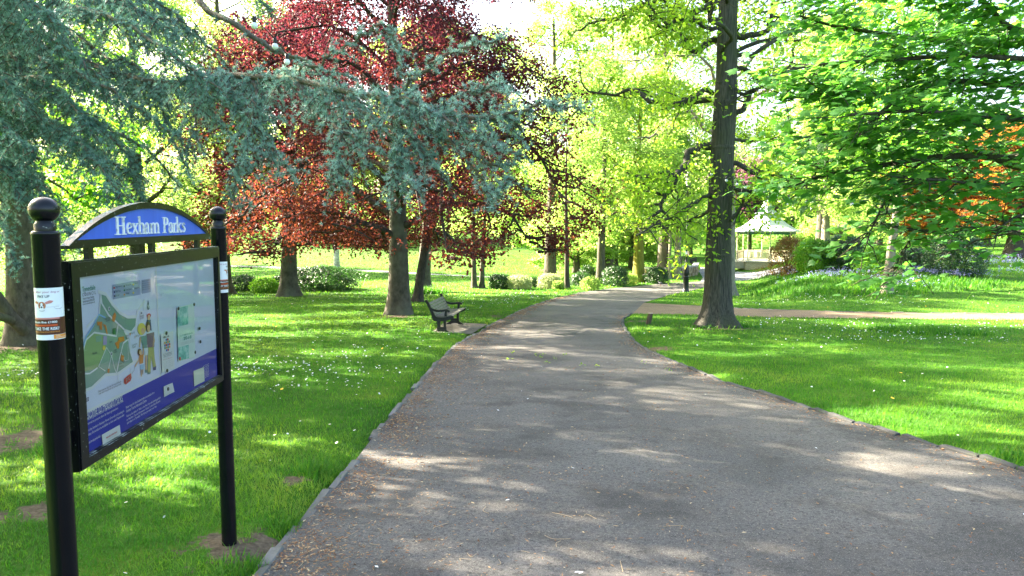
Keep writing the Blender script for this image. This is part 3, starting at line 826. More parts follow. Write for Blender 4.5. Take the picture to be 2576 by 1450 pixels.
# trees of the surrounding wood, each with its own crown
WOOD = [  # px, distance, height, crown radius, crown low, material, label
    (345, 30, 14, 4.6, 2.2, L_YG, "dark straight trunk under yellow-green leaves between cedar and copper beech"),
    (150, 42, 14, 5.5, 1.2, L_YG, "sunlit yellow-green tree glowing through the cedar's lower sprays"),
    (470, 62, 16, 6.5, 1.0, L_YG, "broad yellow-green tree glimpsed beyond the sign's arched header"),
    (-60, 34, 13, 5.5, .6, L_GREEN, "deep green leafy tree behind the cedar trunk"),
    (640, 104, 18, 7.5, 1.4, L_GREEN, "green tree across the lawn behind the leaning copper beech"),
    (790, 112, 19, 8.0, 1.2, L_YG, "tall pale green tree beyond the birch"),
    (960, 108, 19, 8.0, 1.2, L_GREEN, "rounded green tree across the sunny slope behind the big beech trunk"),
    (1130, 104, 18, 8.0, 2.2, L_YG, "bright green tree high on the sunny slope behind the slim pair"),
    (1265, 92, 16, 8.0, 2.0, L_YG, "spreading lime green tree at the top of the grassy slope"),
    (1375, 70, 10, 4.6, 1.6, L_YG, "low lime green tree above the clipped variegated bushes"),
    (1455, 88, 11, 6.0, .8, L_YG, "glowing pale green tree beyond the dark slim trunk"),
    (1545, 66, 11, 4.6, .8, L_YG, "sunlit light green tree between the brown and the mossy trunks"),
    (1640, 84, 12, 5.5, .6, L_YG, "leafy lime green tree behind the stone wall"),
    (1735, 92, 13, 6.0, 1.0, L_GREEN, "green tree past the plaza seen left of the oak".replace('left of', 'beside')),
    (1810, 104, 12, 6.5, .8, L_YG, "pale green tree directly behind the bandstand steps"),
    (1990, 96, 15, 6.5, .8, L_GREEN, "dark green tree standing behind the bandstand columns"),
    (2075, 58, 14, 4.2, 3.2, L_YG, "pale trunk with light leaves next to the bandstand roof"),
    (2110, 74, 13, 6.0, .8, L_YG, "yellow-green tree behind the reddish barberry bush"),
    (2210, 84, 14, 6.5, .8, L_YG, "golden green tree filling the gap behind the slim bank tree"),
    (2330, 90, 15, 7.0, .8, L_YG, "pale golden tree behind the round evergreen bush"),
    (2480, 82, 15, 7.0, .8, L_YG, "yellow-green tree beyond the orange copper leaves"),
    (2640, 72, 15, 7.0, .8, L_GREEN, "green tree at the edge of the wood past the stout trunk"),
    (1450, 58, 7.5, 3.6, .5, L_YG, "low bright lime tree right behind the clipped hedge bushes"),
    (1590, 66, 8, 4.0, .5, L_YG, "bushy bright green small tree between mossy trunk and stone wall"),
    (1385, 46, 18, 4.6, 6.0, L_YG, "tall airy tree with pale leaves reaching high beside the copper beech"),
    (1530, 58, 22, 5.6, 6.5, L_YG, "very tall thin-leaved tree above the brown trunk"),
    (1668, 52, 20, 5.0, 6.0, L_YG, "tall light-leaved tree close to the oak's far side"),
    (2062, 66, 22, 5.2, 8.5, L_YG, "tall airy tree above the bandstand spire"),
    (560, 36, 17, 5.6, 4.6, L_YG, "tall light green tree rising above the reach of the cedar branch"),
]
for q, (px, d, h, cr, lo, lm, lb) in enumerate(WOOD):
    k = d / 40
    bk = BARK_DARK if q in (0, 6, 9) else (BARK_PALE if q == 16 else BARK_GREY)
    tree('wood_tree', lb, base_at(px, d=d), h, .20 + .011 * h, (lo, cr, h), lm, n_limb=24 if d < 60 else 20, n_sub=9, per=25 if h >= 18 and lo > 5.5 else 44, size=(.155 * k ** .8, .115 * k ** .8), clump=.21 * cr ** .95,
         bark=bk, seed=100 + q, group='trees of the surrounding wood', wob=.02, bulge=.62)

# unseen trees added outside the picture to shade path and lawn
for q, (x, y, h, cr, lo) in enumerate([(-13.2, 9.3, 14, 4.4, 3.2), (-10.2, 4.6, 11, 3.6, 3.0), (-16.5, 15, 15, 4.6, 3.0), (-11.5, -1.5, 13, 4.2, 3.4), (-9.9, 8.2, 11, 3.3, 2.6)]):
    tree('wood_tree', "unseen leafy green tree added near the cedar, outside the frame, for dappled shade", (x, y, float(h0(x, y))), h, .32, (lo, cr, h), L_GREEN, n_limb=22, n_sub=8, per=(9, 36, 30, 18, 17)[q], size=(.17, .13), clump=.8, seed=200 + q, group='added shade trees beside the cedar')

tree('wood_tree', "leafy green tree half hidden behind the cedar's drooping boughs", (-14.8, 20.5, float(h0(-14.8, 20.5))), 14, .3, (3.0, 4.4, 14), L_GREEN, n_limb=24, n_sub=8, per=50, size=(.16, .12), clump=.85, seed=210, group='trees of the surrounding wood')  # extra tree put behind the cedar to shade the middle of the path

# far belt of woodland beyond the trees one can tell apart
def far_wood():
    rng = np.random.default_rng(77); mb = MB()
    n = 900
    th = rng.uniform(-.95, .95, n); d = rng.uniform(112, 150, n)
    x = np.sin(th) * d; y = np.cos(th) * d
    H = np.where(np.abs(th - .1) < .16, 6.5, 13.0) * rng.uniform(.4, 1.1, n)
    C = np.stack([x, y, h0(x, y) + rng.random(n) * H], 1)
    leaf_cloud(mb, rng, C, 2.6, 60, .5, .4, flat=.75)
    o = mb.build('far_woodland', L_YG); tag(o, "far belt of sunlit woodland closing off the park", kind='stuff')
far_wood()


# ------------------------------------------------------------------ the blue cedar
def cedar():
    rng = np.random.default_rng(61)
    B = np.array(base_at(62, 872)); root = empty('blue_cedar', B)
    tag(root, "big blue cedar with drooping grey-blue needle sprays and one long branch reaching over the lawn", 'tree')
    tb = MB(); z = np.concatenate([[-.15, 0, .2, .5], np.linspace(1, 13, 14)])
    K = 18; a = np.arange(K) * 2 * math.pi / K
    r = .30 * (1 - .055 * z) * (1 + .5 * np.exp(-np.clip(z, 0, 9) / .35))
    V = np.stack([r[:, None] * np.cos(a) + .06 * np.sin(z)[:, None], r[:, None] * np.sin(a) + 0 * z[:, None], np.repeat(z[:, None], K, 1)], -1)
    V[..., :2] += rng.normal(size=V[..., :2].shape) * .008
    i = np.arange(len(z) - 1)[:, None] * K; j = np.arange(K)[None]; j2 = (j + 1) % K
    tb.add(V.reshape(-1, 3), np.stack([i + j, i + j2, i + K + j2, i + K + j], -1).reshape(-1, 4), smooth=True)
    T, TD = [], []          # tuft centres and directions (fine)
    CT, CTD = [], []        # coarse
    TW, TWR, BR, BRR = [], [], [], []

    def shoots(base, d, Ln, droop, step, fine=True, r0=.008, tone=.45):
        """a leafy shoot: thin twig with needle tufts along it"""
        n = 6; s = np.linspace(0, 1, n)[:, None]
        p = base + d * Ln * s + np.array([0, 0, -1.0]) * droop * Ln * s ** 2 + rng.normal(size=(n, 3)) * .03 * Ln * s
        TW.append(p); TWR.append(np.linspace(r0, .003, n))
        m = max(2, int(Ln / step)); q = (np.arange(m) + rng.random(m)) / m
        f = q * (n - 1); i0 = np.minimum(f.astype(int), n - 2); fr = (f - i0)[:, None]
        P = p[i0] * (1 - fr) + p[i0 + 1] * fr; D = unit(p[i0 + 1] - p[i0])
        side = unit(rng.normal(size=(m, 3)) + np.array([0, 0, .9]))
        (T if fine else CT).append(P + side * .012); (TD if fine else CTD).append(unit(side + D * .35))
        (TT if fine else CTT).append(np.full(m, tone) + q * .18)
        return p

    TT, CTT = [], []

    def limb(pts, r0, sec, every, fine, hang=.5, start=.0, droop=.35, tone=.45, top=.0):
        """a bough carrying flat side sprays that droop at their ends"""
        p = spline(np.array(pts) - B, 24); p[1:] += rng.normal(size=(23, 3)) * .02
        BR.append(p); BRR.append(np.linspace(r0, r0 * .16 + .004, 24))
        s_ = np.concatenate([[0], np.cumsum(np.linalg.norm(np.diff(p, axis=0), axis=1))]); L = s_[-1]
        q = start * L; step = .040 if fine else .10; k = 0
        while q < L:
            f = np.interp(q, s_, np.arange(24)); i0 = int(min(f, 22)); pb = p[i0] + (p[i0 + 1] - p[i0]) * (f - i0)
            d = unit(p[i0 + 1] - p[i0]); sg = 1 if k % 2 else -1; lat = unit(np.cross(d, np.array([0, 0, 1.0]))) * sg
            fall = 1 - (q / L) ** 2 * .65; tn = tone + rng.normal() * .13
            Ln = sec * fall * rng.uniform(.5, 1.15)
            dd = unit(d * rng.uniform(.5, 1.1) + lat * rng.uniform(.4, 1.1) + np.array([0, 0, rng.normal() * .2 - .25 * hang]))
            sp = shoots(pb, dd, Ln, droop * rng.uniform(.6, 1.5), step, fine, .010, tn)
            m = max(1, int(Ln / (.13 if fine else .28)))
            for e in range(m):
                g = (e + .3 + .5 * rng.random()) / m * 5; i1 = int(min(g, 4)); b2 = sp[i1] + (sp[i1 + 1] - sp[i1]) * (g - i1)
                ds = unit(sp[i1 + 1] - sp[i1]); l2 = unit(np.cross(ds, np.array([0, 0, 1.0]))) * (1 if e % 2 else -1)
                d2 = unit(ds * .8 + l2 * .8 + np.array([0, 0, -.9 * hang * rng.random() + rng.normal() * .18]))
                shoots(b2, d2, rng.uniform(.10, .26) * (.8 + .6 * hang), .2 + .4 * hang, step, fine, .005, tn + rng.normal() * .06)
            if hang > .3 and rng.random() < hang * .9:        # drooping shoot with a few side fingers
                d3 = unit(np.array([.25, -.05, -1.0]) + rng.normal(size=3) * .42); tn2 = tone - .15 + rng.normal() * .12  # hanging shoots darker: inner shade put into the needle tone
                hp = shoots(pb, d3, rng.uniform(.25, .62) * (hang + .5) * fall, .05, step, fine, .008, tn2)
                for e in range(int(rng.integers(2, 5))):
                    shoots(hp[int(rng.integers(1, 5))], unit(np.array([.2, 0, -.4]) + rng.normal(size=3) * .6), rng.uniform(.10, .24), .2, step, fine, .004, tn2)
            for _ in range(2 if rng.random() < top * 2 else 0):
                shoots(pb, unit(d * .9 + rng.normal(size=3) * .5 + np.array([0, 0, .55])), rng.uniform(.10, .24), .15, step, fine, .004, tone + .12)  # upper shoots lighter: sky light on the tops painted into the tone
            q += every * rng.uniform(.7, 1.3); k += 1
        m = int(L / .05); q = rng.uniform(start, 1, m) * 23; i0 = np.minimum(q.astype(int), 22); P = p[i0] + (p[i0 + 1] - p[i0]) * (q - i0)[:, None]
        sd = unit(rng.normal(size=(m, 3)) + np.array([0, 0, .6])); keep = rng.random(m) < .6
        (T if fine else CT).append((P + sd * .02)[keep]); (TD if fine else CTD).append(sd[keep]); (TT if fine else CTT).append(np.full(keep.sum(), tone))
        return p

    A = lambda l: [at(*q) for q in l]
    tr = lambda zz: B + np.array([0, 0, zz])
    # the long branch over the lawn, with side boughs
    limb([tr(5.9)] + A([(360, 205, 10.6), (520, 188, 9.2), (700, 194, 8.2), (830, 226, 7.6), (950, 240, 7.1), (1080, 272, 6.7), (1200, 300, 6.4), (1300, 300, 6.2)]), .050, .68, .098, True, hang=.66, start=.34, droop=.45, tone=.58, top=.5)
    for pts, r, sec, hang in [
        (A([(690, 195, 8.3), (760, 175, 8.0), (830, 140, 7.8), (890, 105, 7.7), (965, 60, 7.6)]), .02, .22, .15),
        (A([(965, 75, 7.6), (1000, 110, 7.5), (1003, 170, 7.4), (1030, 215, 7.2)]), .014, .15, .1),
        (A([(1000, 235, 7.0), (1060, 180, 6.9), (1120, 145, 6.9), (1200, 115, 6.8), (1262, 96, 6.8)]), .018, .2, .12),
        (A([(1090, 272, 6.7), (1160, 245, 6.6), (1230, 222, 6.5), (1290, 212, 6.5)]), .015, .18, .12),
        (A([(1180, 295, 6.4), (1280, 285, 6.2), (1350, 262, 6.1), (1400, 262, 6.0), (1440, 275, 5.9)]), .015, .17, .12),
        (A([(740, 205, 8.0), (800, 260, 7.7), (850, 320, 7.4), (900, 350, 7.2), (960, 380, 7.0), (1020, 420, 6.8), (1060, 480, 6.7)]), .028, .3, .35),
        (A([(820, 228, 7.6), (900, 280, 7.3), (980, 320, 7.0), (1040, 350, 6.9), (1080, 410, 6.7), (1110, 440, 6.7)]), .024, .28, .4),
        (A([(950, 245, 7.1), (1030, 300, 6.8), (1100, 340, 6.7), (1180, 380, 6.5), (1250, 415, 6.4), (1300, 418, 6.4)]), .024, .26, .3),
        (A([(1080, 280, 6.6), (1160, 330, 6.4), (1240, 370, 6.3), (1310, 385, 6.2)]), .018, .24, .25),
        (A([(1170, 400, 6.5), (1210, 450, 6.4), (1228, 490, 6.4), (1240, 530, 6.35)]), .011, .14, .1),
        (A([(1228, 490, 6.4), (1262, 475, 6.35), (1280, 450, 6.3)]), .008, .1, .05),
        (A([(560, 190, 9.0), (600, 260, 8.6), (640, 320, 8.3), (690, 380, 8.0), (740, 440, 7.8)]), .024, .36, .6),
        (A([(640, 192, 8.6), (640, 280, 8.2), (620, 360, 8.0), (600, 430, 7.9), (585, 500, 7.9)]), .022, .36, .7),
        (A([(480, 190, 9.6), (500, 260, 9.2), (480, 350, 9.0), (470, 420, 8.9)]), .022, .40, .7),
        (A([(880, 240, 7.5), (860, 320, 7.3), (840, 400, 7.2), (830, 480, 7.2)]), .016, .26, .7),
        (A([(1000, 260, 7.0), (1000, 340, 6.9), (990, 420, 6.8), (985, 470, 6.8)]), .014, .22, .6),
    ]:
        limb(pts, r, sec, .13, True, hang=hang, start=.06, droop=.3, tone=.70, top=.25)  # lighter needle tone paints sky light on the long branch
    # layered drooping boughs on the left
    for pts, r, sec, hang, st in [
        ([tr(8.0)] + A([(120, -10, 11.6), (250, 30, 10.2), (350, 80, 9.4), (430, 140, 8.9), (520, 200, 8.6), (600, 262, 8.4)]), .06, .75, .55, .25),
        ([tr(6.6)] + A([(80, 130, 11.5), (190, 180, 10.0), (300, 240, 9.2), (380, 290, 8.8), (445, 345, 8.5)]), .05, .70, .6, .25),
        ([tr(5.0)] + A([(60, 280, 11.2), (120, 310, 9.8), (200, 370, 9.0), (260, 430, 8.6), (305, 500, 8.3)]), .05, .70, .6, .25),
        ([tr(3.9)] + A([(30, 400, 10.8), (60, 430, 9.5), (110, 500, 8.8), (160, 570, 8.5), (190, 600, 8.4)]), .045, .60, .5, .25),
        ([tr(7.4)] + A([(-20, 40, 11.0), (40, 60, 10.0), (130, 100, 9.2), (220, 170, 8.8)]), .05, .70, .6, .2),
        ([tr(5.8)] + A([(-60, 250, 11.0), (-20, 290, 9.6), (40, 340, 9.0), (80, 390, 8.7)]), .05, .65, .6, .2),
        ([tr(3.4)] + A([(-40, 470, 11.0), (-10, 540, 9.8), (20, 600, 9.2), (40, 660, 9.0)]), .04, .5, .5, .2),
        ([tr(6.9)] + A([(230, 120, 12.0), (330, 160, 11.0), (400, 250, 10.4), (420, 330, 10.2)]), .04, .7, .7, .3),
        ([tr(9.2)] + A([(230, -60, 12.0), (330, -20, 11.0), (430, 30, 10.4), (500, 90, 10.2)]), .04, .7, .6, .3),
        ([tr(7.0)] + A([(40, 160, 11.2), (110, 200, 10.0), (180, 260, 9.2), (230, 330, 8.7)]), .05, .70, .6, .2),
        ([tr(8.6)] + A([(-20, -40, 11.0), (30, -20, 10.0), (100, 20, 9.2), (170, 80, 8.8)]), .05, .75, .6, .2),
        ([tr(8.8)] + A([(160, -60, 11.4), (270, -20, 10.4), (370, 40, 9.8), (450, 90, 9.4)]), .05, .75, .6, .2),
        ([tr(6.2)] + A([(-40, 160, 11.0), (-20, 180, 10.0), (20, 220, 9.4), (70, 280, 9.0)]), .05, .70, .6, .2),
        ([tr(4.4)] + A([(-50, 340, 11.0), (-20, 390, 9.8), (20, 440, 9.2), (50, 500, 8.9)]), .05, .65, .6, .2),
        ([tr(5.4)] + A([(160, 260, 11.4), (230, 300, 10.4), (300, 370, 9.8), (345, 440, 9.5)]), .04, .65, .6, .25),
        ([tr(4.6)] + A([(200, 350, 12.2), (260, 400, 11.4), (330, 440, 11.0), (360, 500, 10.8)]), .03, .6, .6, .35),
    ]:
        limb(pts, r * .7, sec, .12, True, hang=hang, start=st * .45, droop=.5, tone=.34, top=.2)  # darker needle tone paints the shaded inner mass
    # sparsely needled bare bough in the upper middle
    limb([tr(8.6)] + A([(400, -60, 11.5), (520, 20, 10.6), (600, 70, 10.2), (690, 122, 10.0), (780, 165, 9.8), (900, 205, 9.6)]), .06, .32, .30, True, hang=.15, start=.3, droop=.25)
    # low forked side stems at the foot of the trunk
    for pts, r in ((A([(66, 832, B[1] - .2), (30, 800, B[1] - .5), (-10, 745, B[1] - .8), (-60, 700, B[1] - 1)]), .11), (A([(40, 812, B[1] - .4), (0, 796, B[1] - .9), (-60, 780, B[1] - 1.2)]), .07)):
        p = spline(np.array(pts) - B, 24); BR.append(p); BRR.append(np.linspace(r * 1.2, r * .8, 24))
    # unseen rest of the crown: long coarse-needled boughs shaped to cast shade
    az = .4
    for q in range(46):
        az += 2.4; zz = 3.6 + q * .205
        d = np.array([math.cos(az), math.sin(az), 0])
        if d[0] > .15 and d[1] < .35 and zz < 7.4: continue
        if d[1] < -.45 and 5 < zz < 10 and q % 2: continue  # boughs left out here to let sun patches reach the path
        Ln = (5.2 if zz < 9 else 4.2 - (zz - 9) * .5) * rng.uniform(.8, 1.1)
        s = tr(zz); limb([s, s + d * Ln * .4 + np.array([0, 0, .35]), s + d * Ln * .75 + np.array([0, 0, .15]), s + d * Ln + np.array([0, 0, -.7])], .07, 1.0, .15, False, hang=.5, start=.12, droop=.5)
    tb.tubes(np.array(BR), np.array(BRR), 8); tb.tubes(np.array(TW), np.array(TWR), 3)
    tb.build('trunk', BARK_CEDAR, root)
    cb = MB()
    for PP, DD, TN, m, L0, W0 in ((np.concatenate(T), np.concatenate(TD), np.concatenate(TT), 17, .038, .0048), (np.concatenate(CT), np.concatenate(CTD), np.concatenate(CTT), 12, .06, .015)):
        k = len(PP); idx = np.repeat(np.arange(k), m); n = k * m
        D = unit(unit(rng.normal(size=(n, 3))) + DD[idx] * .75)
        tone = np.clip(TN + rng.normal(0, .15, k), 0, 1)
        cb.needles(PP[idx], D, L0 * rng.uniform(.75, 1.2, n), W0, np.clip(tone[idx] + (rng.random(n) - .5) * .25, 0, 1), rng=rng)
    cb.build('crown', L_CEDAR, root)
cedar()


# ------------------------------------------------------------------ the park sign
BLACK = None
def black_paint():
    m, nt, b, o = mat_new("black_sign_paint")
    geo = nt.nodes.new("ShaderNodeNewGeometry"); sp_ = nt.nodes.new("ShaderNodeSeparateXYZ"); nt.links.new(geo.outputs['Normal'], sp_.inputs[0])
    n1 = noise(nt, 26, 4, .7, vec=geo.outputs['Position']); n2 = noise(nt, 95, 2, .5, vec=geo.outputs['Position'])
    mu = nt.nodes.new("ShaderNodeMath"); mu.operation = 'MULTIPLY_ADD'; mu.inputs[1].default_value = .16
    nt.links.new(sp_.outputs[2], mu.inputs[0]); nt.links.new(n1, mu.inputs[2])
    lich = ramp(nt, [(.655, (0, 0, 0)), (.70, (1, 1, 1))], mu.outputs[0])
    spk = ramp(nt, [(.69, (0, 0, 0)), (.72, (.9, .9, .9))], n2)
    ad = nt.nodes.new("ShaderNodeMix"); ad.data_type = 'RGBA'; ad.blend_type = 'LIGHTEN'; ad.inputs[0].default_value = 1
    nt.links.new(lich, ad.inputs[6]); nt.links.new(spk, ad.inputs[7])
    c = mixc(nt, (.0035, .0045, .0055), (.30, .33, .29), ad.outputs[2])
    nt.links.new(c, b.inputs['Base Color'])
    nt.links.new(ramp(nt, [(0, (.28, .28, .28)), (1, (.9, .9, .9))], ad.outputs[2]), b.inputs['Roughness'])
    b.inputs['Specular IOR Level'].default_value = .35
    return m
BLACK = black_paint()
POSTM = plain("black_post_paint", (.0040, .0050, .0065), .25, .3, 9, .35)
WHITE = plain("white_print", (.78, .79, .80), .5, .03)
SEM = []
TEXTCACHE = {}


def text_geo(body, bold=False):
    """vertices (n,2) and faces of a line of lettering, normalised to unit width and unit height"""
    cu = bpy.data.curves.new("lettering", 'FONT'); cu.body = body; cu.size = 1; cu.resolution_u = 3
    if bold: cu.offset = .02
    ob = bpy.data.objects.new("lettering", cu); COL.objects.link(ob)
    bpy.context.view_layer.update()
    dg = bpy.context.evaluated_depsgraph_get()
    me = bpy.data.meshes.new_from_object(ob.evaluated_get(dg))
    V = np.zeros(len(me.vertices) * 3); me.vertices.foreach_get('co', V); V = V.reshape(-1, 3)[:, :2]
    F = [list(p.vertices) for p in me.polygons]
    bpy.data.objects.remove(ob); bpy.data.curves.remove(cu); bpy.data.meshes.remove(me)
    lo = V.min(0); hi = V.max(0)
    return (V - lo) / (hi - lo), F, (hi - lo)


def stroke(pts, wd):
    """a ribbon along a 2D polyline; wd scalar or per point; returns polygon quads"""
    p = np.asarray(pts, float); n = len(p); w_ = np.broadcast_to(np.asarray(wd, float), (n,))
    t = np.gradient(p, axis=0); t = t / (np.linalg.norm(t, axis=1, keepdims=True) + 1e-9); nn = np.stack([-t[:, 1], t[:, 0]], 1)
    a = p + nn * w_[:, None] / 2; b = p - nn * w_[:, None] / 2
    return [np.array([a[i], a[i + 1], b[i + 1], b[i]]) for i in range(n - 1)], np.concatenate([a, b[::-1]])


def arc(cx, cy_, rx, ry, a0, a1, n=12):
    t = np.radians(np.linspace(a0, a1, n)); return [(cx + rx * math.cos(q), cy_ + ry * math.sin(q)) for q in t]


def serif_glyph(ch):
    """list of ribbons (points, widths) of a bookish serif letter, cap height 1"""
    S, s = .115, .055
    sf = lambda x, y, w_=.15: ([(x - w_, y), (x + w_, y)], .055)
    if ch == 'H': return .66, [([(.15, 0), (.15, 1)], S), ([(.51, 0), (.51, 1)], S), ([(.15, .5), (.51, .5)], .06), sf(.15, .03), sf(.15, .97), sf(.51, .03), sf(.51, .97)]
    if ch == 'e': return .46, [([(.09, .33), (.39, .39)], .05), (arc(.24, .34, .17, .29, 15, 315, 22), [s] * 4 + [S] * 13 + [s] * 5)]
    if ch == 'x': return .50, [([(.10, .62), (.42, .02)], S), ([(.42, .62), (.08, .02)], .06), sf(.10, .61, .1), sf(.42, .61, .09), sf(.08, .03, .09), sf(.43, .03, .1)]
    if ch == 'h': return .54, [([(.14, 0), (.14, 1.03)], S), ([(.04, .96), (.14, 1.01)], .06), ([(.15, .48)] + arc(.29, .44, .13, .18, 150, 0, 9) + [(.42, 0)], [.05] * 5 + [S] * 6), sf(.14, .03, .12), sf(.42, .03, .11)]
    if ch == 'a': return .47, [(arc(.20, .46, .13, .16, 200, 0, 10) + [(.33, .10), (.40, .02), (.46, .05)], [.09] + [.06] * 4 + [S] * 6 + [.06, .05]), (arc(.19, .19, .13, .17, 70, 330, 14), [.05] * 3 + [S] * 7 + [.06] * 4)]
    if ch == 'm': return .82, [([(.13, 0), (.13, .60)], S), ([(.03, .57), (.13, .61)], .06), ([(.15, .46)] + arc(.27, .44, .12, .18, 150, 0, 9) + [(.39, 0)], [.05] * 5 + [S] * 6), ([(.41, .46)] + arc(.55, .44, .12, .18, 150, 0, 9) + [(.67, 0)], [.05] * 5 + [S] * 6), sf(.13, .03, .11), sf(.39, .03, .1), sf(.68, .03, .11)]
    if ch == 'P': return .50, [([(.15, 0), (.15, .98)], S), ([(.12, .97)] + arc(.25, .74, .19, .23, 90, -90, 14) + [(.17, .50)], [.05] * 4 + [S] * 8 + [.05] * 4), sf(.15, .03), sf(.10, .97, .08)]
    if ch == 'r': return .38, [([(.13, 0), (.13, .60)], S), ([(.03, .57), (.13, .61)], .06), ([(.15, .45), (.22, .58), (.30, .61), (.34, .55)], [.05, .06, .09, .1]), sf(.13, .03, .12)]
    if ch == 'k': return .54, [([(.13, 0), (.13, 1.03)], S), ([(.03, .96), (.13, 1.01)], .06), ([(.16, .26), (.42, .60)], .055), ([(.22, .36), (.46, .02)], S), sf(.13, .03, .11), sf(.42, .61, .09), sf(.46, .03, .09)]
    if ch == 's': return .38, [([(.32, .50), (.28, .60), (.19, .63), (.10, .57), (.09, .48), (.16, .38), (.27, .29), (.32, .19), (.28, .07), (.18, .02), (.09, .06), (.06, .16)], [.05, .055, .06, .07, .10, .12, .12, .10, .07, .06, .055, .05])]
    return .3, []


def sign():
    PR = gp(578, 1386); r_ = ray(1190, 555); U = np.array([r_[0], r_[1], 0]); U /= np.linalg.norm(U); N = np.array([U[1], -U[0], 0])
    LEN = 1.645; PL = PR - U * LEN; PL[2] = float(h0(PL[0], PL[1]))
    ang = math.atan2(U[1], U[0])
    rz0 = float(PL[2])
    root = empty('park_sign', PL, ang)
    tag(root, "black framed park notice board on two round posts with a blue arched header", 'sign')

    def sp(px, py, n):
        d = ray(px, py); P0 = PL + N * n
        t = ((P0 - EYE) @ N) / (d @ N); P = EYE + t * d
        return np.array([(P - P0) @ U, P[2] - rz0])
    m3 = lambda x, y, n=.010: sp((x / 2.2306 + 300) / 1.5901, (y / 2.2306 + 1050) / 1.5901, n)
    m2 = lambda x, y, n=.010: sp((x / 1.526 + 100) / 1.5901, (y / 1.526 + 1000) / 1.5901, n)
    R = .0405
    zt = 1.632 - rz0
    # posts with ball finials and collars
    for u, zb, nm in ((0, -.1, 0), (LEN, float(PR[2]) - rz0 - .1, 1)):
        m = MB(); m.lathe([(R, zb), (R, zt - .03), (R + .0015, zt - .028), (R + .0015, zt - .022), (R - .004, zt - .016)], 40, (u, 0, 0))
        post = m.build('post', POSTM, root)
        m = MB(); m.lathe([(R - .010, zt - .02), (R - .008, zt + .004), (R - .014, zt + .012), (R - .016, zt + .018)], 36, (u, 0, 0)); m.build('collar', BLACK, post)
        m = MB(); q = np.linspace(-math.pi / 2, math.pi / 2, 22); rb = .0455
        m.lathe([(max(.0005, rb * math.cos(x)), zt + .052 + rb * .93 * math.sin(x)) for x in q], 40, (u, 0, 0), cap=False); m.build('ball_finial', POSTM, post)
        sticker(post, u, R, nm, U, N, PL, rz0)
    nf = .032
    u0 = .048; u1 = LEN - .048
    tl, tr_, bl, br = sp(176, 657, nf), sp(553, 621, nf), sp(205, 1190, nf), sp(563, 958, nf)
    v1 = (tl[1] + tr_[1]) / 2; v0 = (bl[1] + br[1]) / 2
    u0 = max(.046, (tl[0] + bl[0]) / 2); u1 = min(LEN - .046, (tr_[0] + br[0]) / 2)
    g1, g2, g3, g4 = sp(192, 695, nf - .012), sp(543, 651, nf - .012), sp(219, 1143, nf - .012), sp(551, 947, nf - .012)
    gu0 = (g1[0] + g3[0]) / 2; gu1 = (g2[0] + g4[0]) / 2; gv1 = (g1[1] + g2[1]) / 2; gv0 = (g3[1] + g4[1]) / 2
    print('sign case', u0, u1, v0, v1, 'glass', gu0, gu1, gv0, gv1)
    # case: back box and door frame of four mitred rails (front towards local -y)
    m = MB(); m.box(((u0 + u1) / 2, .014, (v0 + v1) / 2), (u1 - u0 - .006, .032, v1 - v0 - .006)); m.build('case', BLACK, root)
    m = MB()
    for (ya, yb, o_, i_) in ((-.002, -.026, 0.0, .030), (-.026, -.032, .006, .024)):
        for a, b_, c, d in (((u0 + o_, v0 + o_), (u1 - o_, v0 + o_), (gu1, gv0), (gu0, gv0)), ((u1 - o_, v0 + o_), (u1 - o_, v1 - o_), (gu1, gv1), (gu1, gv0)), ((u1 - o_, v1 - o_), (u0 + o_, v1 - o_), (gu0, gv1), (gu1, gv1)), ((u0 + o_, v1 - o_), (u0 + o_, v0 + o_), (gu0, gv0), (gu0, gv1))):
            c = np.array(c, float); d = np.array(d, float)
            if yb < -.03:
                c = c + np.array([.004 if c[0] > 1 else -.004, .004 if c[1] > 1.3 else -.004]); d = d + np.array([.004 if d[0] > 1 else -.004, .004 if d[1] > 1.3 else -.004])
            P = np.array([a, b_, c, d]); m.prism(P, ya - yb, (np.eye(3), (0, ya, 0)))
    m.build('door_frame', BLACK, root)
    for uu in (u0 - .004, u1 + .004):
        pass
    for uu in (u0 - .012, u1 + .012):
        for vv in (v0 + .12, v1 - .12):
            m = MB(); m.box((uu, .004, vv), (.030, .020, .06)); m.build('bracket', BLACK, root)
    # glass pane
    gm, nt, b_, o_ = mat_new("case_glass"); nt.nodes.remove(b_)
    tr = nt.nodes.new("ShaderNodeBsdfTransparent"); gl = nt.nodes.new("ShaderNodeBsdfGlossy"); gl.inputs['Roughness'].default_value = .02
    fr = nt.nodes.new("ShaderNodeFresnel"); fr.inputs[0].default_value = 1.5
    mx = nt.nodes.new("ShaderNodeMixShader"); nt.links.new(fr.outputs[0], mx.inputs[0]); nt.links.new(tr.outputs[0], mx.inputs[1]); nt.links.new(gl.outputs[0], mx.inputs[2]); nt.links.new(mx.outputs[0], o_.inputs[0])
    m = MB(); m.add([(gu0 - .01, -.018, gv0 - .01), (gu1 + .01, -.018, gv0 - .01), (gu1 + .01, -.018, gv1 + .01), (gu0 - .01, -.018, gv1 + .01)], [[0, 1, 2, 3]]); m.build('glass_pane', gm, root)

    # ---- arched header
    ny = .012
    al, ar, atp = sp(173, 629, .012), sp(531, 601, .012), sp(345, 507, .012)
    c0, c1, top = al[0], ar[0], atp[1]; vb = (al[1] + ar[1]) / 2
    def arch(ua, ub, va, vt, n=44, drop=.0):
        w_ = (ub - ua) / 2; h_ = vt - va; Rr = (w_ * w_ + h_ * h_) / (2 * h_); cyy = vt - Rr; a0 = math.asin(min(1, w_ / Rr))
        return [((ua + ub) / 2 + Rr * math.sin(q), cyy + Rr * math.cos(q)) for q in np.linspace(-a0, a0, n)]
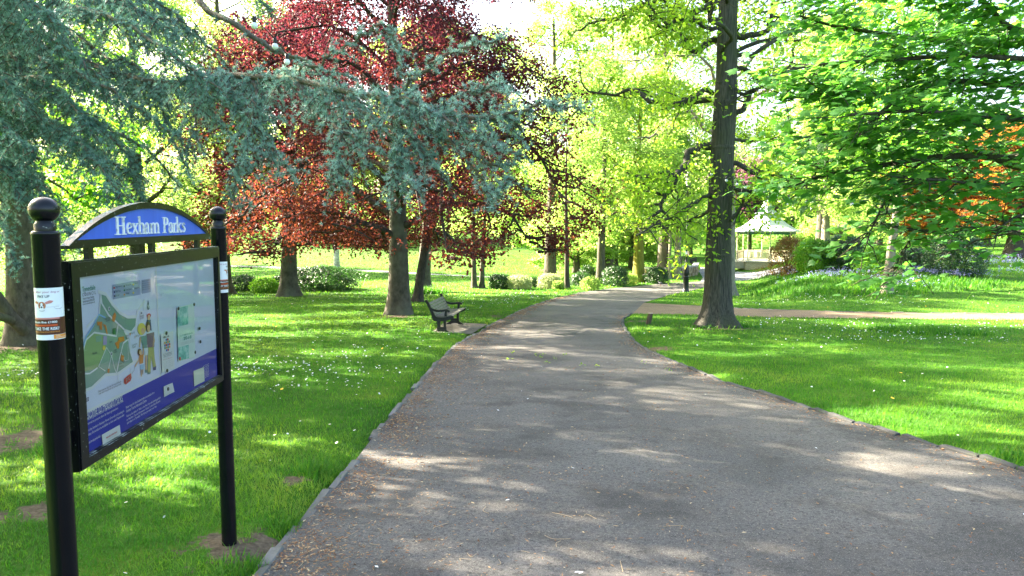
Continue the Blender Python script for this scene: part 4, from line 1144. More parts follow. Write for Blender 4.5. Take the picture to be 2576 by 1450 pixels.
    out = arch(c0, c1, vb + .012, top); inn = arch(c0 + .055, c1 - .055, vb + .030, top - .026)
    m = MB()
    for i in range(43): m.prism([out[i], out[i + 1], inn[i + 1], inn[i]], .030, (np.eye(3), (0, .016, 0)))
    m.prism([(c0, vb), (c1, vb), (c1, vb + .012), out[-1], inn[-1], inn[0], out[0], (c0, vb + .012)], .030, (np.eye(3), (0, .0162, 0)))
    hd = m.build('arched_header', BLACK, root)
    BLUE = mat_new("header_blue"); nt = BLUE[1]
    nt.links.new(ramp(nt, [(.3, (.035, .105, .62)), (.7, (.055, .15, .74))], noise(nt, 3, 4, stretch=(6, 1, .6))), BLUE[2].inputs['Base Color']); BLUE[2].inputs['Roughness'].default_value = .35
    m = MB(); m.prism(inn + [inn[-1], inn[0]][0:0], .012, (np.eye(3), (0, .006, 0))); m.build('blue_panel', BLUE[0], hd)
    cw = MB(); LET = [('H', 395, 682), ('e', 690, 838), ('x', 826, 998), ('h', 985, 1172), ('a', 1165, 1288), ('m', 1290, 1552), ('P', 1625, 1772), ('a', 1772, 1896), ('r', 1885, 1988), ('k', 1968, 2112), ('s', 2112, 2208)]
    k6 = lambda x, y: sp((x / 6.44 + 400) / 1.5901, (y / 6.44 + 800) / 1.5901, .010)
    vb_ = k6(540, 902)[1]; vc = k6(540, 432)[1]; lay = 0
    for wi, (ch, xa, xb) in enumerate(LET):
        if ch == 'P': first, cw = cw, MB()
        ua, ub = k6(xa, 780)[0], k6(xb, 780)[0]; wd, rib = serif_glyph(ch)
        for pts, ws in rib:
            lay += 1
            for qd in stroke(pts, ws)[0]:
                qd = np.stack([ua + qd[:, 0] / wd * (ub - ua), vb_ + qd[:, 1] * (vc - vb_)], 1)
                cw.prism(qd, .0045 + .00012 * (lay % 7), (np.eye(3), (0, -.006, 0)))
    LT = mat_new("weathered_white_letter"); nt = LT[1]
    nt.links.new(ramp(nt, [(.34, (.42, .46, .46)), (.5, (.82, .83, .82))], noise(nt, 40, 4)), LT[2].inputs['Base Color'])
    first.build('lettering', LT[0], hd); cw.build('lettering', LT[0], hd)
    for uu in (c0 + .16, (c0 + c1) / 2, c1 - .16):
        m = MB(); m.box((uu, .004, (vb + v1) / 2), (.035, .02, vb - v1 + .02)); m.build('header_stub', BLACK, root)

    # ---- printed map panel
    yA = -.008
    cols = dict(lav=(.68, .75, .95), map=(.74, .77, .96), blue=(.010, .022, .42), white=(.80, .82, .86), land=(.24, .39, .31), land2=(.27, .41, .33), sele=(.30, .42, .20), river=(.28, .50, .85), orange=(.72, .27, .05), dgreen=(.04, .22, .06), purple=(.42, .32, .62), yellow=(.80, .60, .10), legend=(.36, .41, .60), ink=(.10, .11, .14), skin=(.75, .48, .30), hairy=(.82, .68, .14), brown=(.13, .06, .03), teal=(.22, .36, .33), mauve=(.26, .15, .22), khaki=(.50, .50, .16), red=(.60, .07, .05), navy=(.05, .06, .18), lblue=(.40, .60, .82), npark=(.10, .05, .22), green=(.03, .28, .16))
    mats = []; ix = {}
    for k, c in cols.items():
        ix[k] = len(mats); mats.append(plain("print_" + k, c, .55, .04, 4))
    pm = MB(); lv = [0]
    def poly(P, col, l):
        P = np.array(P); y = yA - .0005 * l
        if len(P) >= 3: pm.add(np.stack([P[:, 0], np.full(len(P), y), P[:, 1]], 1), [list(range(len(P)))], ix[col])
    def line(pts, wpx, col, l):
        P = np.array([m3(*q) for q in pts]); w_ = wpx * .00085
        for qd in stroke(P, w_)[0]: poly(qd, col, l)
    def txt(body, p0, p1, hgt, col, l, bold=False, mapf=m3):
        V, F, sz = text_geo(body, bold); a = mapf(*p0); b = mapf(*p1); L = b[0] - a[0]
        hh = hgt if hgt else L * sz[1] / sz[0]
        pm.add(np.stack([a[0] + V[:, 0] * L, np.full(len(V), yA - .0005 * l), a[1] + V[:, 1] * hh], 1), F, ix[col])
    vblue = (m3(80, 1330)[1] + m3(1250, 796)[1]) / 2
    ush = m3(748, 500)[0]
    poly([(gu0 - .012, gv0 - .012), (gu1 + .012, gv0 - .012), (gu1 + .012, gv1 + .012), (gu0 - .012, gv1 + .012)], 'lav', 0)
    poly([(gu0 - .012, gv0 - .012), (gu1 + .012, gv0 - .012), (gu1 + .012, vblue), (gu0 - .012, vblue)], 'blue', 1)
    poly([(gu0 - .012, vblue), (ush, vblue), (ush, gv1 + .012), (gu0 - .012, gv1 + .012)], 'map', 1)
    poly([(gu0 - .012, vblue), (ush, vblue), (ush, vblue + .010), (gu0 - .012, vblue + .010)], 'white', 2)
    poly([(ush - .012, vblue), (ush, vblue), (ush, gv1 + .012), (ush - .012, gv1 + .012)], 'white', 3)
    M3 = lambda l: [m3(*q) for q in l]
    poly(M3([(222, 345), (300, 480), (440, 605), (470, 640), (490, 800), (525, 890), (380, 990), (270, 1000), (150, 1115), (75, 1140), (62, 780), (110, 640), (180, 530), (215, 470)]), 'land2', 2)
    poly(M3([(230, 285), (275, 300), (330, 385), (400, 465), (470, 495), (550, 490), (540, 580), (500, 620), (450, 600), (300, 470), (250, 390)]), 'land', 3)
    poly(M3([(170, 628), (110, 664), (70, 800), (65, 980), (200, 945), (280, 770), (270, 660)]), 'sele', 3)
    poly(M3([(185, 660), (235, 650), (238, 705), (188, 712)]), 'land', 4); poly(M3([(300, 690), (345, 680), (335, 800), (310, 780)]), 'land', 4)
    for pts, w_ in (([(205, 262), (275, 282), (330, 370), (400, 450), (470, 488), (546, 486)], 15), ([(546, 490), (556, 440), (625, 340)], 13), ([(546, 490), (540, 570), (500, 622), (440, 602), (300, 470), (240, 370), (228, 280)], 9), ([(100, 580), (216, 460), (229, 290)], 11), ([(75, 1150), (150, 1120), (270, 1005), (380, 995), (530, 890), (640, 820)], 13),
                    ([(490, 640), (490, 800), (520, 890)], 6), ([(385, 545), (370, 660), (290, 645), (170, 627), (100, 690), (60, 830)], 8), ([(470, 690), (430, 722), (400, 840), (370, 990)], 8), ([(325, 830), (290, 990)], 5), ([(325, 830), (350, 940), (370, 990)], 5), ([(325, 830), (280, 760), (210, 930), (270, 970)], 5), ([(60, 995), (130, 992), (200, 942)], 7), ([(440, 605), (480, 690)], 16), ([(605, 375), (618, 430)], 6), ([(380, 995), (390, 1060)], 5), ([(490, 900), (508, 1085)], 5), ([(415, 800), (445, 880), (475, 870), (472, 730)], 3)):
        line(pts, w_, 'white', 5)
    line([(60, 790), (100, 660), (165, 560), (210, 465), (270, 495)], 8, 'river', 6)
    for P in ([(330, 490), (352, 445), (366, 470), (350, 535), (330, 520)], [(195, 530), (240, 530), (240, 605), (220, 600), (215, 555), (200, 570)], [(245, 550), (275, 560), (290, 640), (278, 640), (265, 580)], [(385, 670), (435, 660), (440, 700), (395, 720), (390, 770), (375, 770), (355, 720), (385, 700)], [(410, 825), (435, 835), (430, 890), (405, 870)], [(290, 950), (308, 950), (305, 985), (288, 985)], [(484, 635), (495, 630), (492, 660)], [(530, 660), (536, 660), (534, 680)]): poly(M3(P), 'orange', 6)
    poly(M3([(335, 592), (362, 585), (360, 640), (335, 645)]), 'dgreen', 6); poly(M3([(250, 660), (282, 658), (282, 735), (248, 737)]), 'purple', 6)
    poly(M3(arc(257, 765, 14, 22, 0, 330, 10)), 'yellow', 6)
    poly(M3([(333, 200), (582, 158), (585, 288), (338, 332)]), 'legend', 4); poly(M3([(593, 158), (675, 145), (677, 265), (597, 282)]), 'legend', 4)
    for x, y, c in ((348, 228, 'red'), (438, 213, 'ink'), (518, 198, 'yellow'), (350, 266, 'navy'), (439, 250, 'dgreen'), (517, 235, 'white'), (352, 302, 'ink'), (439, 288, 'orange'), (518, 272, 'yellow')): poly(M3(arc(x, y, 7, 9, 0, 330, 9)), c, 6)
    for b_, x0, y0, x1, y1 in (("Public Telephone", 362, 232, 415, 222), ("Bowling Green", 452, 215, 500, 207), ("Play area", 530, 198, 562, 193), ("Public Toilets", 362, 270, 405, 262), ("Tennis Courts", 452, 255, 500, 247), ("Car Park", 362, 306, 395, 300), ("The Park", 452, 290, 484, 285), ("Places of interest", 530, 240, 575, 230)): txt(b_, (x0, y0), (x1, y1), .008, 'ink', 6)
    for q in range(5): txt("Parks and Countryside", (600, 178 + q * 19), (670, 168 + q * 19), .006, 'ink', 6)
    # council crest and heading
    poly(M3(arc(36, 272, 17, 38, 0, 345, 18)), 'green', 4); poly(M3(arc(38, 275, 7, 22, 0, 345, 12)), 'white', 5)
    txt("Tynedale", (64, 278), (182, 258), None, 'green', 5); txt("C O U N C I L", (66, 306), (185, 285), .012, 'ink', 5)
    for q, t_ in enumerate(("Hexham House, Hexham,", "Northumberland NE46 3NH", "www.tynedale.gov.uk")): txt(t_, (70, 338 + q * 25), (172 + q * 3, 318 + q * 25), .009, 'ink', 5)
    poly(M3([(653, 338), (662, 378), (645, 380)]), 'navy', 5); poly(M3([(650, 375), (656, 375), (656, 420), (650, 420)]), 'navy', 5); poly(M3(arc(653, 403, 11, 20, 0, 330, 12)), 'navy', 6); txt("N", (646, 415), (660, 412), .020, 'white', 7, True)
    for x, y in ((303, 415), (591, 452), (324, 816)):
        poly(M3([(x - 10, y - 14), (x + 8, y - 16), (x + 8, y + 14), (x - 10, y + 16)]), 'white', 6); poly(M3([(x - 6, y - 10), (x + 5, y - 11), (x + 5, y + 9), (x - 6, y + 10)]), 'navy', 7); txt("P", (x - 3, y + 7), (x + 3, y + 6), .012, 'white', 8)
    for b_, x0, y0, x1, y1 in (("The Sele", 153, 828, 193, 822), ("Wentworth", 575, 492, 612, 484), ("Car Park", 576, 510, 610, 503), ("Market", 452, 668, 478, 663), ("Place", 454, 690, 476, 685), ("Queen Hall", 388, 920, 438, 908), ("Library", 395, 945, 430, 937), ("Hexham House", 262, 515, 312, 505), ("Grounds", 275, 530, 312, 523), ("Abbey", 345, 798, 370, 793), ("Grounds", 340, 815, 372, 809), ("Benson", 305, 722, 328, 718), ("Moot Hall", 497, 645, 530, 638), ("Old Gaol", 540, 670, 570, 664), ("Tourist Information", 505, 752, 552, 740), ("Centre", 508, 770, 540, 763)): txt(b_, (x0, y0), (x1, y1), .009, 'ink', 7)
    for q, t_ in enumerate(("Please keep your dog under full control, follow the", "code when in the park and use the bins provided.")): txt(t_, (212, 1168 + q * 22), (415, 1083 + q * 22), .010, 'ink', 4)
    poly(M3([(76, 1225), (122, 1200), (124, 1235), (78, 1260)]), 'npark', 4); txt("Hexham", (80, 1250), (120, 1226), .014, 'white', 5)
    # drawn family with a dog
    E = lambda x, y, a, b, c, l: poly(M3(arc(x, y, a, b, 0, 340, 14)), c, l)
    for P, c in (([(625, 830), (640, 828), (640, 970), (628, 972)], 'skin'), ([(650, 760), (702, 755), (708, 850), (722, 930), (696, 940), (678, 830), (672, 985), (645, 985)], 'khaki'), ([(614, 768), (655, 757), (655, 825), (622, 832)], 'white'), ([(583, 662), (640, 650), (642, 762), (605, 768)], 'teal'), ([(635, 640), (705, 622), (706, 755), (645, 762)], 'mauve'), ([(575, 668), (588, 664), (580, 760), (570, 760)], 'skin'), ([(700, 640), (712, 700), (695, 770), (686, 762), (698, 700)], 'skin'),
                 ([(640, 515), (672, 510), (682, 610), (640, 600)], 'navy'), ([(572, 832), (610, 816), (606, 900), (574, 908)], 'orange'), ([(578, 916), (620, 905), (614, 955), (582, 957)], 'lblue'), ([(585, 957), (594, 957), (596, 1020), (588, 1020)], 'skin'), ([(600, 955), (609, 955), (606, 1000), (600, 1000)], 'skin'), ([(570, 840), (560, 870), (530, 925), (538, 935), (572, 880)], 'skin'), ([(600, 820), (608, 740), (614, 742), (612, 830)], 'skin'),
                 ([(436, 1040), (470, 1010), (497, 990), (503, 1030), (492, 1060), (450, 1092), (436, 1080)], 'red'), ([(450, 1040), (485, 1015), (490, 1040), (455, 1075)], 'white'), ([(622, 960), (645, 958), (640, 985), (622, 985)], 'teal'), ([(695, 935), (722, 925), (720, 960), (695, 965)], 'navy'), ([(645, 980), (675, 975), (670, 998), (645, 1000)], 'teal')): poly(M3(P), c, 6)
    E(592, 595, 36, 55, 'hairy', 7); E(603, 612, 18, 30, 'skin', 8); E(650, 575, 20, 50, 'brown', 7); E(653, 590, 14, 34, 'skin', 8); E(657, 475, 17, 20, 'red', 7); E(656, 492, 12, 24, 'skin', 8); E(574, 800, 17, 32, 'brown', 7); E(581, 805, 12, 22, 'skin', 8)
    line([(535, 930), (525, 965), (502, 1000)], 2, 'ink', 6)
    # text block on the blue band
    txt("Welcome to Hexham Parks", (66, 1424), (428, 1268), .036, 'white', 3)
    for t_, a, b in (("The parks are grade II listed for their historic interest and have", (330, 1075), (604, 985)), ("been restored to preserve them for future generations.", (340, 1098), (572, 1022)), ("You can play bowls in Hexham House Grounds and putting in", (340, 1140), (608, 1040)), ("the Abbey Grounds are available to hire until September", (345, 1165), (610, 1064)), ("equipment from the pavilion kiosk", (372, 1200), (462, 1160)),
                     ("Radar keys for the disabled toilet are available from", (618, 975), (792, 895)), ("Hexham Tourist Information Centre.", (620, 995), (745, 940)), ("Pick up the leaflet 'A Walk in the Park' from the bowling pavilion", (622, 1028), (830, 928)), ("or Hexham Tourist Information Centre. It describes this park", (622, 1050), (828, 950)), ("and others in Tynedale. We hope you enjoy your stay.", (624, 1070), (806, 982))):
        a_, b2 = m2(*a), m2(*b); uu0 = max(a_[0], gu0 + .005)
        V, F, sz = text_geo(t_); Lw = b2[0] - uu0
        pm.add(np.stack([uu0 + V[:, 0] * Lw, np.full(len(V), yA - .0015), a_[1] + V[:, 1] * .0125], 1), F, ix['white'])
    for q in range(9): txt("Hexham Tyne Park Users", (1143, 938 + q * 14), (1196, 908 + q * 14), .008, 'white', 3)
    mp_ = pm.build('map_panel', mats, root)

    # ---- papers pinned inside the case: things of their own
    def place(o): o.location = PL; o.rotation_euler = (0, 0, ang); return o
    def sheet(name, label, corners, yoff, cols_, deco=None, curl=.0, mf=m3):
        C4 = np.array([mf(*c) for c in corners])     # tl tr br bl
        m = MB(); k = 9; s = np.linspace(0, 1, k)
        G = ((1 - s)[None, :, None] * C4[0] + s[None, :, None] * C4[1]) * (1 - s)[:, None, None] + ((1 - s)[None, :, None] * C4[3] + s[None, :, None] * C4[2]) * s[:, None, None]
        yy = yoff - curl * ((s[None, :] - .3).clip(0) ** 2 * s[:, None] + .25 * np.abs(s[None, :] - .5) * 1)
        V = np.stack([G[..., 0], yy, G[..., 1]], -1).reshape(-1, 3)
        i = np.arange(k - 1)[:, None] * k; j = np.arange(k - 1)[None]
        m.add(V, np.stack([i + j, i + j + 1, i + k + j + 1, i + k + j], -1).reshape(-1, 4), 0)
        def bl(a, b): return (C4[0] * (1 - a) + C4[1] * a) * (1 - b) + (C4[3] * (1 - a) + C4[2] * a) * b
        def yat(a, b): return yoff - curl * (max(0, a - .3) ** 2 * b + .25 * abs(a - .5)) - .0005
        if deco: deco(m, bl, yat)
        o = m.build(name, cols_); tag(o, label, 'poster' if 'poster' in name else 'notice'); return place(o)
    def rect(m, bl, yat, a0, b0, a1, b1, mi, l=1):
        P = [(a0, b0), (a1, b0), (a1, b1), (a0, b1)]
        m.add([(bl(*p)[0], yat(*p) - .0003 * l, bl(*p)[1]) for p in P], [[0, 1, 2, 3]], mi)
    def tx(m, bl, yat, body, a0, a1, b, hb, mi, l=2, bold=False):
        V, F, sz = text_geo(body, bold)
        m.add([(*(lambda q: (q[0], yat(a0 + (a1 - a0) * x, b - hb * y) - .0003 * l, q[1]))(bl(a0 + (a1 - a0) * x, b - hb * y)),) for x, y in V], F, mi)
    leafp = mat_new("leafy_poster_print"); nt = leafp[1]
    nt.links.new(ramp(nt, [(.35, (.10, .45, .36)), (.5, (.30, .68, .60)), (.65, (.62, .86, .80))], noise(nt, 28, 4)), leafp[2].inputs['Base Color'])
    pale = plain("pale_green_paper", (.70, .84, .80), .6, .05); white = plain("white_paper", (.78, .80, .82), .6, .04); cream = plain("cream_paper", (.72, .78, .66), .6, .05)
    ink = plain("black_ink", (.05, .06, .07), .6); green = plain("green_ink", (.10, .42, .34), .6); redm = plain("red_ink", (.6, .06, .06), .6); bluem = plain("blue_ink", (.05, .18, .6), .6); orm = plain("orange_ink", (.8, .4, .05), .6); grey = plain("grey_ink", (.4, .45, .45), .6)
    def d1(m, bl, y):
        rect(m, bl, y, .0, .02, .62, .36, 1); rect(m, bl, y, .0, .74, .62, .99, 1)
        tx(m, bl, y, "AUTUMN EVENTS", .12, .85, .555, .028, 2); tx(m, bl, y, "2018", .32, .78, .635, .062, 2, 2, True)
        for q in range(3): tx(m, bl, y, "for more information see our website", .15, .92, .672 + q * .02, .012, 3)
    sheet('poster', "pale green leafy poster dated 2018 pinned in the notice board", [(903, 400), (1056, 366), (1062, 845), (914, 886)], -.0135, [pale, leafp[0], green, grey], d1, .004)
    def d2(m, bl, y):
        tx(m, bl, y, "-ERIC NE-", .16, .66, .125, .045, 1, 2, True)
        cc = [2, 3, 4, 5]
        for a in range(4):
            for b in range(5):
                ca, cb_ = .23 + a * .125, .155 + b * .068
                if (ca + .05 - .46) ** 2 / .07 + (cb_ + .03 - .32) ** 2 / .03 < 1: rect(m, bl, y, ca, cb_, ca + .105, cb_ + .055, cc[(a * 2 + b) % 4])
        for q, t_ in enumerate(("Environmental", "records information", "centre north east")): tx(m, bl, y, t_, .12, .80, .545 + q * .035, .024, 1)
        tx(m, bl, y, "Report your wildlife sightings", .1, .85, .69, .02, 2)
        for q in range(7): tx(m, bl, y, "your records help us to understand the wildlife", .07, .88, .75 + q * .028, .013, 6)
    sheet('notice', "white notice with a round multicoloured emblem pinned beside the map", [(757, 641), (868, 613), (880, 948), (770, 986)], -.0135, [white, ink, redm, orm, bluem, green, grey], d2, .003)
    def d3(m, bl, y): tx(m, bl, y, "park news", .2, .7, .15, .06, 1); tx(m, bl, y, "please see overleaf", .15, .8, .88, .06, 1)
    sheet('notice', "small white paper slip with one black magnet at its middle on the blue band", [(783, 1108), (862, 1075), (874, 1155), (787, 1203)], -.0135, [white, grey], d3, .006)
    sheet('notice', "blank cream paper with a curled edge near the far end of the blue band", [(1050, 970), (1142, 935), (1143, 1060), (1057, 1108)], -.0135, [cream], None, .007)
    def d5(m, bl, y): tx(m, bl, y, "Northumberland", .2, .8, .55, .16, 1, 2, True); tx(m, bl, y, "Northumberland County Council", .2, .75, .74, .06, 2)
    sheet('notice', "white card with red lettering tucked at the bottom edge of the case", [(463, 1130), (573, 1068), (578, 1130), (470, 1198)], -.0130, [white, redm, grey], d5, .003, m2)
    bm = plain("black_magnet", (.016, .016, .018), .35); rm = plain("red_magnet", (.42, .03, .03), .4)
    MG = [(912, 412, "black round magnet at the upper near corner of the leafy poster"), (1053, 375, "black round magnet at the upper far corner of the leafy poster"), (1103, 590, "upper spare black magnet stuck beside the leafy poster"), (1110, 708, "lower spare black magnet stuck beside the leafy poster"), (1062, 803, "black round magnet at the lower far corner of the leafy poster"), (805, 632, "black magnet at the top of the emblem notice"), (812, 967, "black magnet at the foot of the emblem notice"), (820, 1130, "black magnet pinning the small white slip")]
    for x, y, lb in MG + [(925, 860, "red round magnet at the lower near corner of the leafy poster")]:
        q = m3(x, y); m = MB(); M_ = MB()
        m.lathe([(.0001, .0), (.0085, .0), (.0085, .002), (.0072, .0034), (.0001, .0036)], 20)
        V = m.v; rot = []
        for v in V: rot.append(np.stack([v[:, 0] + q[0], -.0146 - v[:, 2], v[:, 1] + q[1]], 1))
        m.v = rot
        o = m.build('magnet', rm if 'red' in lb else bm); tag(o, lb, 'magnet', 'magnets in the notice board'); place(o)


def sticker(post, u, R, which, U, N, PL, rz0):
    """dog-fouling warning label wrapped round the post; angles measured from the side that faces the camera"""
    ctr = PL + U * u; v = -ctr[:2]; a0 = math.atan2(v @ (-N[:2]) * 1.0, v @ U[:2])       # angle in local x,y of the direction to the camera
    tocam = np.array([v @ U[:2], v @ -N[:2]]); a0 = math.atan2(tocam[1], tocam[0])
    vt, vbm = (1.432, 1.262) if which == 0 else (1.425, 1.255)
    off = 0 if which == 0 else math.radians(100)
    names = dict(white=(.82, .84, .86), brown=(.085, .022, .012), red=(.55, .08, .02), orange=(.75, .30, .06), ink=(.10, .11, .13), mag=(.35, .08, .22), tan=(.50, .20, .10), grey=(.5, .5, .54), pink=(.62, .25, .22))
    mats = []; ix = {}
    for k, c in names.items(): ix[k] = len(mats); mats.append(bpy.data.materials.get("label_" + k) or plain("label_" + k, c, .45, .03))
    m = MB(); Hh = vt - vbm
    def pt(phi, f, l):     # phi degrees to the right of the camera-facing line, f fraction down
        a = a0 + math.radians(phi) + off; r = R + .0006 + .0004 * l
        return (u + r * math.cos(a), r * math.sin(a), vt - f * Hh - rz0)
    def patch(p0, p1, f0, f1, c, l=0):
        n = max(2, int(abs(p1 - p0) / 6)); ps = np.linspace(p0, p1, n + 1)
        V = [pt(p, f0, l) for p in ps] + [pt(p, f1, l) for p in ps]
        m.add(V, np.array([[i, i + 1, n + 2 + i, n + 1 + i] for i in range(n)]), ix[c], smooth=True)
    def tx(body, p0, p1, f, hf, c, l=2, bold=False):
        V, F, sz = text_geo(body, bold); m.add([pt(p0 + (p1 - p0) * x, f - hf * y, l) for x, y in V], F, ix[c])
    def shp(P, c, l): m.add([pt(p, f, l) for p, f in P], [list(range(len(P)))], ix[c])
    patch(-112, 100, 0, 1, 'white')
    tx("Pick up after your dog or", -104, 46, .105, .05, 'mag'); tx("PAY UP", -48, 2, .185, .05, 'ink', 2, True)
    # dog's head
    E = lambda p, f, a, b, c, l: shp([(p + a * math.cos(t), f + b * math.sin(t)) for t in np.linspace(0, 5.9, 14)], c, l)
    E(-31, .335, 17, .075, 'tan', 2); E(-31, .35, 7, .07, 'white', 3); E(-31, .395, 9, .035, 'white', 4); E(-31, .365, 4, .018, 'ink', 5)
    shp([(-45, .27), (-62, .245), (-66, .285), (-50, .31)], 'tan', 3); shp([(-17, .27), (2, .235), (16, .25), (8, .29), (-14, .31)], 'pink', 3)
    E(-38, .325, 3, .01, 'brown', 4); E(-24, .325, 3, .01, 'brown', 4); E(-31, .425, 12, .022, 'grey', 3); E(-31, .412, 11, .02, 'white', 4)
    patch(-72, -44, .395, .40, 'grey', 2); patch(-12, 50, .36, .366, 'grey', 2); E(38, .375, 20, .04, 'grey', 2); E(38, .370, 19, .034, 'white', 3)
    patch(-112, 100, .57, .90, 'brown', 1); patch(-112, 40, .57, .60, 'pink', 2)
    tx("Maximum fine £1000", -98, 27, .675, .042, 'white', 3, True); patch(-95, 28, .70, .735, 'red', 2)
    tx("WHY TAKE THE RISK?", -118, 34, .81, .058, 'white', 3, True); tx("Help protect Northumberland", -108, 36, .865, .04, 'orange', 3)
    patch(10, 76, .905, .985, 'orange', 2); tx("Love", 20, 38, .93, .018, 'white', 3); tx("Northumberland", 20, 70, .965, .02, 'white', 3); tx("northumberland.gov.uk", -88, -48, .95, .014, 'grey', 2)
    m.build('sticker', mats, post)
sign()


# ------------------------------------------------------------------ bench
def bench():
    a = gp(1112, 837); b_ = gp(1146, 822); a = np.array([a[0], a[1]]); b_ = np.array([b_[0], b_[1]])
    ax = (b_ - a) / np.linalg.norm(b_ - a); L = 1.62
    c = a + ax * 0; f = np.array([ax[1], -ax[0]])            # facing the path
    z0 = float(h0(*(a + ax * L / 2))) + .02
    root = empty('park_bench', (a[0], a[1], z0), math.atan2(ax[1], ax[0]) - math.pi / 2)
    tag(root, "black iron park bench with pale timber slats facing the path", 'bench')
    # local: x forward, y along the length, z up
    IR = mat_new("bench_iron"); nt = IR[1]
    nt.links.new(ramp(nt, [(.45, (.0035, .004, .0055)), (.8, (.018, .020, .034))], noise(nt, 7, 5)), IR[2].inputs['Base Color']); IR[2].inputs['Roughness'].default_value = .45
    WD = mat_new("bench_slat"); nt = WD[1]
    nt.links.new(ramp(nt, [(.35, (.16, .155, .12)), (.65, (.28, .27, .21))], noise(nt, 5, 6, stretch=(14, 1, 14))), WD[2].inputs['Base Color']); WD[2].inputs['Roughness'].default_value = .7
    def ribbon(m, pts, wd, y, th):
        pts = spline(pts, max(8, len(pts) * 4))
        for k, q in enumerate(stroke(pts, np.interp(np.linspace(0, 1, len(pts)), np.linspace(0, 1, len(wd)), wd))[0]): m.prism(q, th, (np.eye(3), (0, y + th / 2, 0)))
    for y in (.03, L - .03):
        m = MB()
        ribbon(m, [(-.36, .735), (-.335, .69), (-.27, .56), (-.215, .44), (-.19, .37), (-.15, .33)], [.055, .06, .055, .065, .10, .11], y, .045)
        m.prism(np.array(arc(-.365, .745, .034, .034, 0, 345, 16)), .05, (np.eye(3), (0, y + .025, 0)))
        ribbon(m, [(-.29, .60), (-.22, .555), (-.10, .525), (.02, .535), (.11, .545), (.155, .525)], [.03, .05, .05, .05, .05, .04], y, .052)
        m.prism(np.array(arc(.155, .523, .03, .028, 0, 345, 14)), .054, (np.eye(3), (0, y + .027, 0)))
        ribbon(m, [(.10, .53), (.085, .47), (.085, .40)], [.045, .05, .06], y, .042)
        ribbon(m, [(-.20, .345), (-.08, .33), (.06, .335), (.17, .365), (.235, .385)], [.10, .095, .09, .085, .06], y, .046)
        m.prism(np.array(arc(.235, .385, .036, .036, 0, 345, 14)), .05, (np.eye(3), (0, y + .025, 0)))
        m.prism([(-.115, .30), (-.045, .30), (-.045, .15), (-.115, .15)], .05, (np.eye(3), (0, y + .025, 0)))
        m.prism([(.035, .30), (.09, .30), (.09, .15), (.035, .15)], .05, (np.eye(3), (0, y + .025, 0)))
        m.prism([(-.12, .15), (.095, .15), (.095, .085), (-.12, .085)], .054, (np.eye(3), (0, y + .027, 0)))
        ft = [(-.235, 0), (-.215, .022), (-.16, .055), (-.115, .09), (.09, .09), (.14, .055), (.195, .022), (.215, 0), (.09, 0)] + arc(-.01, 0, .10, .035, 0, 180, 9) + [(-.11, 0)]
        m.prism(ft, .075, (np.eye(3), (0, y + .0375, 0)))
        m.build('end_frame', IR[0], root)
    # slats: back and seat
    for q in range(5):
        s = .12 + q * .19; x = np.interp(s, [0, .5, 1], [-.342, -.262, -.185]); z = np.interp(s, [0, .5, 1], [.725, .56, .40]) ; t = math.atan2(.165, -.085)
        m = MB(); m.box((x + .018, L / 2, z), (.022, L - .11, .058), R=Matrix.Rotation(-.42, 3, 'Y')); m.build('back_slat', WD[0], root)
    for q in range(5):
        x = -.13 + q * .085; z = [.392, .386, .390, .402, .414][q]
        m = MB(); m.box((x, L / 2, z), (.07, L - .09, .022), R=Matrix.Rotation([.10, 0, -.08, -.14, .15][q], 3, 'Y')); m.build('seat_slat', WD[0], root)
    m = MB(); m.bar((-.24, L / 2, .46), (-.31, L / 2, .70), .04, .012); m.bar((-.02, L / 2, .30), (-.24, L / 2, .44), .04, .012); m.build('back_strap', IR[0], root)
bench()


# ------------------------------------------------------------------ lamp post
def lamp_post():
    b = base_at(1725, 738); root = empty('lamp_post', b); tag(root, "tall black cast-iron lamp post at the path bend beside the oak", 'lamp post')
    IR = plain("lamp_black", (.010, .011, .012), .35, .3, 6, .5)
    m = MB(); m.lathe([(.17, -.1), (.17, .20), (.15, .22), (.145, .24), (.145, .80), (.155, .83), (.155, .88), (.12, .90)], 8); m.build('pedestal', IR, root)
    m = MB(); m.lathe([(.09, .90), (.145, .96), (.15, 1.06), (.13, 1.24), (.10, 1.44), (.085, 1.52), (.07, 1.55), (.075, 1.60), (.055, 1.64), (.050, 1.9), (.062, 1.92), (.062, 1.96), (.048, 2.0), (.042, 3.2), (.056, 3.22), (.056, 3.27), (.04, 3.30), (.034, 5.25), (.05, 5.28), (.05, 5.33)], 18); m.build('shaft', IR, root)
    m = MB(); m.bar((-.30, 0, 5.0), (.30, 0, 5.0), .03, .03); m.build('ladder_bar', IR, root)
    GL = plain("lantern_glass", (.5, .52, .5), .2, .05)
    m = MB(); m.lathe([(.09, 5.36), (.19, 5.78)], 6, smooth=False); gl = m.build('lantern', GL, root)
    m = MB(); m.lathe([(.05, 5.32), (.10, 5.355)], 6, smooth=False)
    m.lathe([(.215, 5.785), (.215, 5.81), (.12, 5.93), (.05, 5.99), (.02, 6.1)], 6, smooth=False)
    for k in range(6):
        t = k * math.pi / 3; m.bar((.093 * math.cos(t), .093 * math.sin(t), 5.35), (.195 * math.cos(t), .195 * math.sin(t), 5.79), .016, .016)
    m.build('lantern_frame', IR, root)
    m = MB(); m.box((-.02, -.056, 2.05), (.09, .006, .14)); m.build('plate', WHITE, root)
lamp_post()


